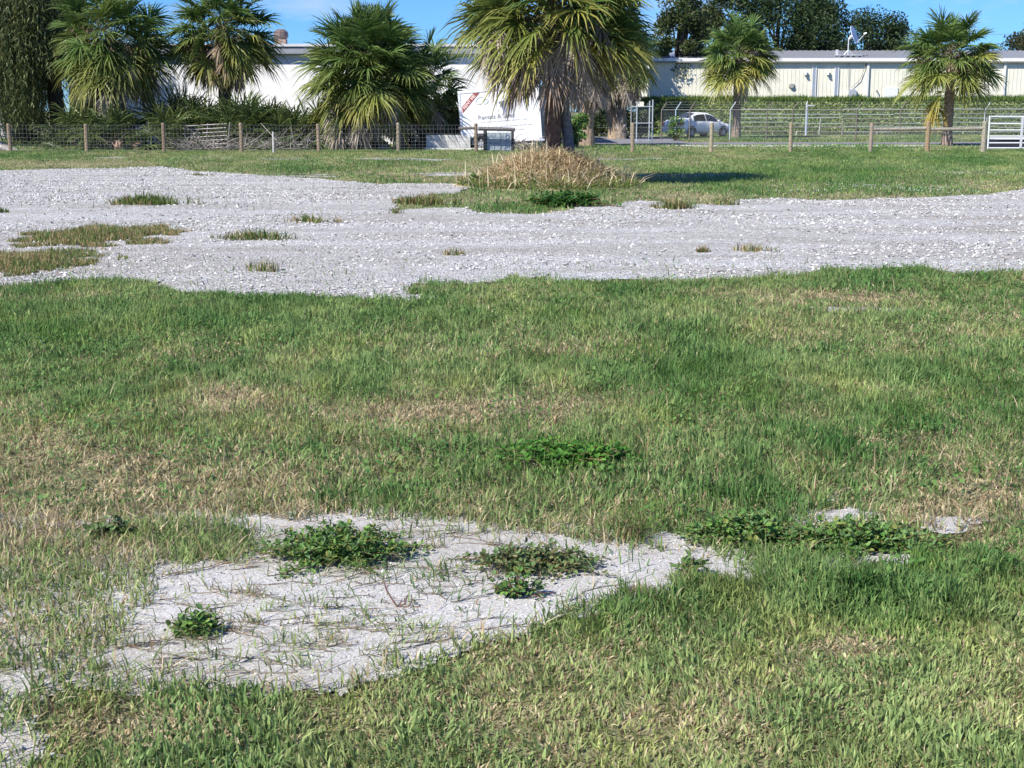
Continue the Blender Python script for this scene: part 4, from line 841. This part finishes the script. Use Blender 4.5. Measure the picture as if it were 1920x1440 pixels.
for k in range(n + 1):
    a = math.pi * k / n
    for rr_ in (.40, .5): V.append((.85 + math.cos(a) * rr_, -.12, zb0 - .05 + math.sin(a) * rr_))
    for rr_ in (.40, .5): V.append((.85 + math.cos(a) * rr_, -.03, zb0 - .05 + math.sin(a) * rr_))
b.raw(V, [(4 * k, 4 * k + 1, 4 * k + 5, 4 * k + 4) for k in range(n)] + [(4 * k + 1, 4 * k + 3, 4 * k + 7, 4 * k + 5) for k in range(n)] + [(4 * k + 2, 4 * k, 4 * k + 4, 4 * k + 6) for k in range(n)], None, (.06, .06, .065)); b.build('mudguard', M_paint, tr)
# second white sign panel with blue marks, right of trailer
p = at(1013, 272, 63); t = thing('sign_panel', 'white panel with blue lettering seen past the trailer nose', 'sign', (p.x, p.y, 0)); z0, z1 = at(0, 237, 63).z, at(0, 203, 63).z
b = MB(); b.box((-.28, 0, z0), (.28, .04, z1), (.78, .78, .8)); b.build('board', M_paint, t)
b = MB()
for k in range(4): b.box((-.2, -.008, z0 + .1 + k * .18), (.1 + .05 * (k % 2), -.001, z0 + .2 + k * .18), (.12, .14, .35))
b.build('lettering', M_paint, t)
for q in (-.22, .22):
    b = MB(); b.tube([(q, .06, 0), (q, .06, z1)], [.03, .03], 6, (.3, .3, .3)); b.build('post', M_metal, t)
p = at(1014, 285, 58.8); t = thing('dustbin', 'dark green dustbin with grey lid beside the trailer nose', 'dustbin', (p.x, p.y, 0)); zd = at(0, 264, 58.8).z
b = MB(); b.tube([(0, 0, 0), (0, 0, zd)], [.2, .25], 14, (.03, .06, .05)); b.build('body', M_paint, t); b = MB(); b.tube([(0, 0, zd), (0, 0, zd + .04), (0, 0, zd + .09)], [.29, .29, .15], 14, (.45, .46, .48)); b.build('lid', M_paint, t)
# grey printed board in a dark timber frame
YG = 58.0; xg0, xg1 = at(906, 0, YG).x, at(961, 0, YG).x; p = Vector(((xg0 + xg1) / 2, YG, 0)); t = thing('notice_board', 'grey printed board with sideways lettering in a dark timber frame', 'notice board', tuple(p)); hh = (xg1 - xg0) / 2; zg = at(0, 243, YG).z
b = MB(); b.box((-hh + .12, -.02, .04), (hh - .06, .02, zg - .12), (.36, .42, .45)); bo = b.build('board', M_paint, t); b = MB()
for q, w_ in ((.55, .03), (.3, .016), (.78, .02)): b.box((-hh + .12 + (2 * hh - .18) * q, -.028, .05), (-hh + .12 + (2 * hh - .18) * q + w_, -.021, zg - .13), (.14, .18, .22))
for j in range(60):
    x_ = -hh + .16 + random.random() * (2 * hh - .5); z_ = .08 + random.random() * (zg - .35); b.box((x_, -.027, z_), (x_ + .02, -.021, z_ + random.uniform(.03, .12)), (.16, .2, .32))
b.build('print', M_paint, bo)
z_ = zg - .2
for ch, dz in (('O', .26), ('I', .18), ('E', .2), ('E', .2), ('L', .2)):
    text(ch, hh - .3, z_, .26, (.1, .13, .26), R(-90), -.03, t, 0, 'lettering', bold=.008); z_ -= dz
for x_, w_ in ((-hh + .06, .08), (hh, .06)):
    b = MB(); b.tube([(x_, 0, 0), (x_, 0, zg)], [w_, w_ * .95], 9, (.06, .055, .06)); b.build('frame_post', M_wood, t)

# ------------------------------------------------------------------ wooden post and wire fence
YF = 57.6
def post(parent, x, h, r=.075, c=(.3, .24, .17), y=0, name='post', lean=0):
    b = MB(); b.tube([(x, y, -.05), (x + lean * .5, y, h * .5), (x + lean, y, h - .03), (x + lean, y, h)], [r * 1.05, r, r, r * .85], 10, c, jit=.06); return b.build(name, M_wood, parent)
fx = at(450, 285, YF).x; fe = thing('wire_fence', 'square mesh wire fence on round wooden posts along the left side', 'fence', (fx, YF, 0))
LP = [-440, -290, -130, 20, 163, 308, 453, 598, 747, 893]; xs_ = [at(u, 285, YF).x - fx for u in LP]
for i, x_ in enumerate(xs_): post(fe, x_, 1.16 + random.uniform(-.02, .05), .075, random.choice([(.32, .24, .16), (.33, .28, .2), (.27, .2, .14)]), lean=random.uniform(-.02, .02))
b = MB(); xs0, xs1 = xs_[0], xs_[-1] + 1.7
for z_ in (.06, .18, .3, .44, .59, .76, .94, 1.1): b.box((xs0, -.087, z_), (xs1, -.08, z_ + .007), (.17, .175, .18))
q = xs0
while q < xs1: b.box((q, -.08, .05), (q + .006, -.074, 1.1), (.17, .175, .18)); q += .152
b.build('wire_mesh', M_wire, fe)
b = MB(); b.tube([(at(858, 0, YF).x - fx, 0, at(0, 241, YF).z), (xs_[-1] - .08, 0, at(0, 240, YF).z)], [.06, .06], 8, (.2, .17, .15)); b.build('rail', M_wood, fe)
b = MB(); b.tube([(xs_[-1] + .08, 0, at(0, 241, YF).z), (at(966, 0, YF).x - fx, 0, at(0, 243, YF).z)], [.085, .08], 8, (.2, .18, .17)); b.build('rail', M_wood, fe)
p = at(513, 288, 56.6); b = MB(); b.tube([(0, 0, 0), (.01, 0, .85)], [.04, .035], 8, (.55, .53, .5)); t = thing('stake', 'thin whitish stake in front of the wire fence', 'stake', (p.x, p.y, 0)); b.build('stick', M_wood, t)
fx2 = at(1500, 283, YF).x; fr = thing('post_fence', 'wooden post fence with thin wires right of the biggest palm', 'fence', (fx2, YF, 0))
RP = [1186, 1333, 1482, 1632, 1738, 1843]; xr_ = [at(u, 282, YF).x - fx2 for u in RP]
for i, x_ in enumerate(xr_): post(fr, x_, 1.2 + (.06 if i > 3 else 0), .078 if i < 4 else .1, [(.28, .22, .15), (.33, .28, .19), (.3, .25, .17), (.3, .24, .19), (.3, .22, .13), (.32, .29, .22)][i], lean=random.uniform(-.02, .02))
for a_, c_ in ((3, 4), (4, 5)):
    b = MB(); z_ = at(0, 242.5, YF).z; b.tube([(xr_[a_] + .08, 0, z_), ((xr_[a_] + xr_[c_]) / 2, 0, z_ + .01), (xr_[c_] - .1, 0, z_ + .03)], [.065, .062, .062], 9, (.36, .32, .25)); b.build('rail', M_wood, fr)
b = MB()
for z_ in (.25, .5, .75, 1.0): b.box((xr_[0] - 1.5, -.09, z_), (xr_[-1], -.085, z_ + .004), (.4, .41, .42))
for a_, c_ in ((3, 4), (4, 5)): b.tube([(xr_[a_], -.09, 1.05), (xr_[c_], -.09, .1)], [.004, .004], 3, (.5, .5, .5))
b.build('wire', M_wire, fr)
# pipe gate
gx = at(1852, 278, YF).x; gt = thing('pipe_gate', 'white metal pipe gate at the right picture edge', 'gate', (gx, YF, 0)); zs = [at(0, v, YF).z for v in (277.5, 268, 255.5, 244, 232, 218.5)]; gl = 3.4
for z_ in zs:
    b = MB(); b.tube([(.04, 0, z_), (gl, 0, z_)], [.028, .028], 8, (.72, .73, .74)); b.build('bar', M_paint, gt)
for x_ in (0, gl): 
    b = MB(); b.tube([(x_, 0, zs[0] - .03), (x_, 0, zs[-1] + .03)], [.034, .034], 8, (.7, .71, .72)); b.build('upright', M_paint, gt)
for x_ in (1.35,):
    b = MB(); b.box((x_ - .05, -.045, zs[0]), (x_ + .05, -.03, zs[-1]), (.55, .57, .58)); b.build('brace', M_paint, gt)
p = at(1960, 275, 60.5); b = MB(); b.box((-1.95, 0, 0), (3, 1.0, .42), (.03, .03, .04)); b.box((-1.6, -.05, .43), (3, 1.0, .5), (.75, .75, .75)); tag(b.build('feed_trough', M_paint), 'dark trough with white top lying behind the pipe gate', 'trough'); bpy.data.objects['feed_trough'].location = (p.x, 62, 0)

# ------------------------------------------------------------------ brush, old gate, roots
YO = 60.0; gx_ = at(385, 275, YO).x; og = thing('old_gate', 'rusty grey pipe gate leaning in dead brush on the left', 'gate', (gx_, YO, 0)); og.rotation_euler = (0, R(-2.5), 0)
for k in range(7):
    z_ = .08 + k * .165; b = MB(); b.tube([(-1.1 + .12 * k * .4, 0, z_), (1.0, 0, z_ + .02)], [.022, .022], 6, (.36, .31, .3)); b.build('bar', M_metal, og)
for x_ in (-.95, 0.0, .95):
    b = MB(); b.tube([(x_, .03, 0), (x_ + .2, .03, 1.15)], [.025, .025], 6, (.38, .33, .31)); b.build('upright', M_metal, og)
def brush(label, u, v, Y, W, n, seed, Lm=1.2):
    random.seed(seed); p = at(u, v, Y); t = thing('brush_pile', label, 'brush pile', (p.x, p.y, 0), 'brush piles under the palms'); b = MB()
    for i in range(n):
        s_ = Vector((random.uniform(-.5, .5) * W, random.uniform(-.4, .4), random.uniform(0, .3))); a = random.random() * 6.28; L = random.uniform(.3, 1) * Lm; e = s_ + Vector((math.cos(a) * L, math.sin(a) * L * .4, random.uniform(-.05, .75) * L)); e.z = max(.03, e.z)
        g_ = random.uniform(.14, .34); m = (s_ + e) / 2 + Vector((random.gauss(0, .06), 0, random.gauss(.04, .05))); r = random.uniform(.008, .024); b.tube([s_, m, e], [r, r * .8, r * .4], 5, (g_, g_ * .9, g_ * .8))
    b.build('sticks', M_wood, t)
brush('dead brush pile around the rusty leaning gate', 385, 278, 59.2, 2.6, 90, 3)
brush('grey brush pile behind the thin whitish stake', 512, 276, 59.6, 3.0, 80, 5, 1.5)
brush('dry twiggy brush right of the second left fence post', 205, 268, 60.6, 2.0, 60, 9)
brush('tangle of dry sticks below the trailer nose', 985, 282, 59.3, 1.4, 60, 12, .8)
random.seed(99)
p = at(0, 274, 58.9); t = thing('tree_root', 'pale grey root flare of a cut trunk at left picture edge', 'tree stump', (p.x - .1, p.y, 0)); b = MB()
b.tube([(-.5, .1, 0), (-.5, .1, .35), (-.5, .1, .75)], [.75, .5, .4], 14, (.42, .38, .34), jit=.12)
for a in (-.3, -1.0, -1.8, .3): b.tube([(-.5 + math.cos(a) * .2, .1 + math.sin(a) * .2, .4), (-.5 + math.cos(a) * .7, .1 + math.sin(a) * .6, .16), (-.5 + math.cos(a) * 1.25, .1 + math.sin(a) * 1.0, .0)], [.2, .15, .06], 8, (.42, .38, .34), jit=.1)
b.build('roots', M_bark, t)
for u, lab in ((222, 'orange brown cut palm stump, left one of the pair by the fence'), (258, 'orange brown cut palm stump, right one of the pair by the fence')):
    p = at(u, 276, 60.2); t = thing('palm_stump', lab, 'stump', (p.x, p.y, 0), 'cut palm stumps'); b = MB(); b.tube([(0, 0, 0), (.03, 0, .2), (.05, 0, .42)], [.2, .17, .12], 10, (.4, .27, .2), jit=.25); b.build('stump', M_bark, t)
    b = MB(); boots(b, (0, .3), .15, 7, (.3, .2, .14), (.5, .35, .26), .16); b.build('leaf_bases', M_wood, t)

# ------------------------------------------------------------------ chain-link fence with barbed wire arms
def mat_chain():
    m = bpy.data.materials.new('chain_link'); m.use_nodes = True; t = m.node_tree; t.nodes.clear(); out = N(t, 'ShaderNodeOutputMaterial'); p = N(t, 'ShaderNodeBsdfPrincipled', inp={'Roughness': .5, 'Metallic': .3, 'Base Color': (.42, .46, .47, 1)})
    tr_ = N(t, 'ShaderNodeBsdfTransparent'); mx = N(t, 'ShaderNodeMixShader'); tcn = N(t, 'ShaderNodeTexCoord'); sx = N(t, 'ShaderNodeSeparateXYZ'); t.links.new(tcn.outputs['Object'], sx.inputs[0]); outs = []
    for op in ('ADD', 'SUBTRACT'):
        a = N(t, 'ShaderNodeMath', operation=op); t.links.new(sx.outputs[0], a.inputs[0]); t.links.new(sx.outputs[2], a.inputs[1])
        d = N(t, 'ShaderNodeMath', operation='MULTIPLY'); d.inputs[1].default_value = 14.0; t.links.new(a.outputs[0], d.inputs[0]); f = N(t, 'ShaderNodeMath', operation='FRACT'); t.links.new(d.outputs[0], f.inputs[0])
        l = N(t, 'ShaderNodeMath', operation='LESS_THAN'); l.inputs[1].default_value = .045; t.links.new(f.outputs[0], l.inputs[0]); outs.append(l)
    mm = N(t, 'ShaderNodeMath', operation='MAXIMUM'); t.links.new(outs[0].outputs[0], mm.inputs[0]); t.links.new(outs[1].outputs[0], mm.inputs[1])
    t.links.new(mm.outputs[0], mx.inputs[0]); t.links.new(tr_.outputs[0], mx.inputs[1]); t.links.new(p.outputs[0], mx.inputs[2]); t.links.new(mx.outputs[0], out.inputs[0]); return m
M_chain = mat_chain()
YC = 81.0; cx0 = at(1240, 0, YC).x; cf = thing('chain_link_fence', 'chain link fence with angled barbed wire arms running behind the road', 'fence', (cx0, YC, 0)); zc = at(0, 206, YC).z
gal = (.5, .54, .55); brn = (.22, .19, .16)
arms = []
for u, cc in ((1245, brn), (1272, gal), (1299, brn), (1376, gal), (1446, brn), (1495, brn), (1617, brn), (1700, brn), (1861, gal), (1990, gal), (2120, gal)):
    x_ = at(u, 0, YC).x - cx0; b = MB(); b.tube([(x_, 0, 0), (x_, 0, zc), (x_ + .3, 0, zc + .45)], [.038, .036, .026], 7, cc if u != 1272 else (.45, .55, .62)); b.build('post', M_metal, cf); arms.append(x_)
b = MB(); b.box((arms[0], .04, .03), (arms[-1], .042, zc - .02)); b.build('mesh', M_chain, cf)
b = MB()
for k in range(3): b.tube([(arms[0] + .1 * (k + 1), 0, zc + .15 * (k + 1)), (arms[-1] + .1 * (k + 1), 0, zc + .15 * (k + 1))], [.008, .008], 3, (.3, .3, .3))
b.tube([(arms[0], 0, zc), (arms[-1], 0, zc)], [.022, .022], 5, (.33, .3, .27)); b.build('wire', M_wire, cf)
YK = 72.5; gx_ = at(1208, 0, YK).x; cg = thing('chain_link_gate', 'tall open chain link gate with light steel frame behind the first right post', 'gate', (gx_, YK, 0))
zt_ = at(0, 189, YK).z; zm = at(0, 200, YK).z; zm2 = at(0, 231, YK).z; U = [at(u, 0, YK).x - gx_ for u in (1187, 1198, 1222, 1228)]
for x_, h_, cc in ((U[0], zt_, (.33, .32, .3)), (U[1], zt_ - .04, gal), (U[2], zt_, gal), (U[3], zt_ + .06, gal)):
    b = MB(); b.tube([(x_, 0, 0), (x_, 0, h_)], [.035, .035], 7, cc); b.build('post', M_metal, cg)
for z_ in (zm, zm2, .12):
    b = MB(); b.tube([(U[0], -.02, z_), (U[3], -.02, z_)], [.026, .026], 6, gal); b.build('rail', M_metal, cg)
b = MB(); b.box((U[0], .04, .1), (U[3], .042, zm)); b.build('mesh', M_chain, cg)

# corral pipe panels along the foot of the bank
YP = 96.5; x_a, x_b = at(1392, 0, YP).x, 40; co = thing('corral_fence', 'pipe rail corral fence overgrown with vines below the cream building', 'fence', (x_a, YP, 0)); zz = [at(0, v, YP).z for v in (204.5, 213, 221.5, 230, 238, 246.5)]
for k, z_ in enumerate(zz):
    q = 0; 
    while q < x_b - x_a:
        L = 3.55; b = MB(); dz = random.uniform(-.05, .05); b.tube([(q, 0, z_ + dz), (q + L, 0, z_ + dz + random.uniform(-.04, .04))], [.03, .03], 6, random.choice([(.42, .46, .42), (.38, .42, .38), (.45, .46, .42), (.3, .26, .22)])); b.build('rail', M_metal, co); q += 3.6
q = 0
while q < x_b - x_a:
    b = MB(); b.tube([(q, -.06, 0), (q + random.uniform(-.05, .12), -.06, zz[random.choice([2, 3, 5])])], [.045, .04], 6, random.choice([(.5, .52, .5), (.42, .4, .36), (.3, .26, .22)])); b.build('post', M_metal, co); q += random.choice([1.6, 2.4, 3.6])
p = at(1511, 251, 95); b = MB(); b.tube([(0, 0, 0), (0, 0, at(0, 199, 95).z)], [.08, .08], 8, (.45, .5, .56)); t = thing('pipe_post', 'blue grey pipe post with a small bracket on top by the corral', 'post', (p.x, 95, 0)); b.build('pole', M_metal, t)
b = MB(); zt_ = at(0, 199, 95).z; b.box((-.05, -.06, zt_), (.5, .06, zt_ + .08), (.62, .63, .62)); b.tube([(-.05, 0, zt_ + .05), (.02, 0, zt_ + .32)], [.05, .04], 6, (.6, .6, .6)); b.build('bracket', M_metal, t)

# ------------------------------------------------------------------ parked car
YCAR = 90.0
cp = at(1257, 260, 88.5); car = thing('parked_car', 'white four door saloon car parked behind the chain link fence', 'car', (cp.x, cp.y, 0)); car.rotation_euler = (0, 0, R(90 - 52)); car.scale = (1.05, 1.05, 1.05)
ST = [  # x from tail, half width, belt z, roof half width, roof z
    (0.00, .66, .72, .60, .74), (.06, .76, .92, .66, .95), (.25, .84, .96, .70, 1.06), (.72, .88, .97, .70, 1.09), (.86, .885, .97, .68, 1.13), (1.2, .89, .96, .64, 1.34), (1.55, .895, .95, .60, 1.465), (2.1, .90, .94, .60, 1.50),
    (2.6, .90, .93, .61, 1.475), (2.95, .895, .92, .64, 1.36), (3.3, .89, .90, .70, 1.14), (3.55, .885, .88, .72, 1.0), (4.0, .87, .82, .68, .90), (4.35, .82, .74, .62, .79), (4.52, .74, .66, .52, .68), (4.6, .62, .6, .42, .62)]
def sec(x):
    for i in range(len(ST) - 1):
        if ST[i][0] <= x <= ST[i + 1][0]:
            f = (x - ST[i][0]) / (ST[i + 1][0] - ST[i][0]); return [ST[i][k] + (ST[i + 1][k] - ST[i][k]) * f for k in range(5)]
b = MB(); V = []; xs_ = sorted(set([s_[0] for s_ in ST] + list(np.arange(.4, 4.4, .2)))); 
for x_ in xs_:
    _, w, zb_, wr, zr_ = sec(x_); bot = .26 + (.12 if x_ < .1 or x_ > 4.5 else 0)
    half = [(0, bot), (w * .85, bot), (w * .97, bot + .1), (w, .5), (w * .985, zb_ - .12), (w * .95, zb_), (wr + (w * .95 - wr) * .08, zr_ - .07), (wr * .86, zr_ - .012), (wr * .45, zr_ + .012), (0, zr_ + .018)]
    V += [(x_, y_, z_) for y_, z_ in half] + [(x_, -y_, z_) for y_, z_ in half[-2:0:-1]]
m = 18; k_ = len(xs_); b.raw(V, [(i * m + j, i * m + (j + 1) % m, (i + 1) * m + (j + 1) % m, (i + 1) * m + j) for i in range(k_ - 1) for j in range(m)], [(0, j + 1, j) for j in range(1, m - 1)] + [((k_ - 1) * m, (k_ - 1) * m + j, (k_ - 1) * m + j + 1) for j in range(1, m - 1)], (.84, .85, .87)); b.build('body', M_car, car, True)
def sidept(x_, f, s, off=.014):
    _, w, zb_, wr, zr_ = sec(x_); y0, z0 = w * .95, zb_; y1, z1 = wr + (w * .95 - wr) * .08, zr_ - .07; return (x_, s * (y0 + (y1 - y0) * f + off), z0 + (z1 - z0) * f)
for s in (-1, 1):
    for top_, bot_ in (([1.28, 1.5, 1.8, 2.18], [1.18, 1.5, 1.8, 2.18]), ([2.24, 2.55, 2.8, 3.02], [2.24, 2.6, 2.95, 3.34])):
        b = MB(); V = [sidept(x_, .1, s) for x_ in bot_] + [sidept(x_, .93, s) for x_ in top_]; b.raw(V, [(i, i + 1, 5 + i, 4 + i) for i in range(3)], None, (.015, .016, .02)); b.build('side_window', M_glass, car)
    for x_ in (1.45, 2.42):
        b = MB(); b.box((x_, s * .9 - .012, .80), (x_ + .17, s * .9 + .012, .83), (.6, .61, .63)); b.build('door_handle', M_car, car)
    b = MB(); b.tube([(3.2, s * .86, .98), (3.22, s * 1.03, 1.0)], [.05, .09], 8, (.62, .64, .67)); b.build('mirror', M_car, car)
    b = MB(); b.box((-.012, s * .71 - .15, .74), (.12, s * .71 + .12, .9), (.45, .03, .03)); b.box((.08, s * .835 - .02, .74), (.3, s * .835 + .035, .88), (.42, .03, .03)); b.build('taillight', M_car, car)
    b = MB(); b.box((4.3, s * .68 - .12, .62), (4.54, s * .68 + .1, .72), (.6, .62, .65)); b.build('headlight', M_glass, car)
def quadglass(x0_, x1_, f, up, name):
    b = MB(); V = []
    for x_ in np.linspace(x0_, x1_, 5):
        _, w, zb_, wr, zr_ = sec(x_)
        for g_ in (-1, -.45, .45, 1): V.append((x_, g_ * wr * f, zr_ + (.012 if abs(g_) < .9 else -.012) + up))
    b.raw(V, [(i * 4 + j, i * 4 + j + 1, i * 4 + j + 5, i * 4 + j + 4) for i in range(4) for j in range(3)], None, (.02, .025, .035)); b.build(name, M_glass, car)
quadglass(.90, 1.5, .86, .012, 'rear_window'); quadglass(2.72, 3.3, .86, .012, 'windscreen')
b = MB(); b.box((-.03, -.7, .34), (.1, .7, .52), (.7, .72, .75)); b.build('bumper', M_car, car); b = MB(); b.box((-.045, -.26, .6), (.05, .26, .72), (.6, .6, .55)); b.build('number_plate', M_paint, car)
for x_ in (.92, 3.68):
    for s in (-1, 1):
        wheel(car, x_, s * .915 - (0 if s < 0 else 0), .32, .32, .2 * (1 if s < 0 else -1), (.45, .45, .46)); b = MB(); V = []; n = 14
        for k in range(n + 1):
            a = math.pi * k / n - .25 * 0
            for rr_ in (.335, .40): V.append((x_ + math.cos(a) * rr_, s * .906, .3 + math.sin(a) * rr_))
        b.raw(V, [(2 * k, 2 * k + 1, 2 * k + 3, 2 * k + 2) for k in range(n)], None, (.03, .03, .035)); b.build('wheel_arch', M_rubber, car)
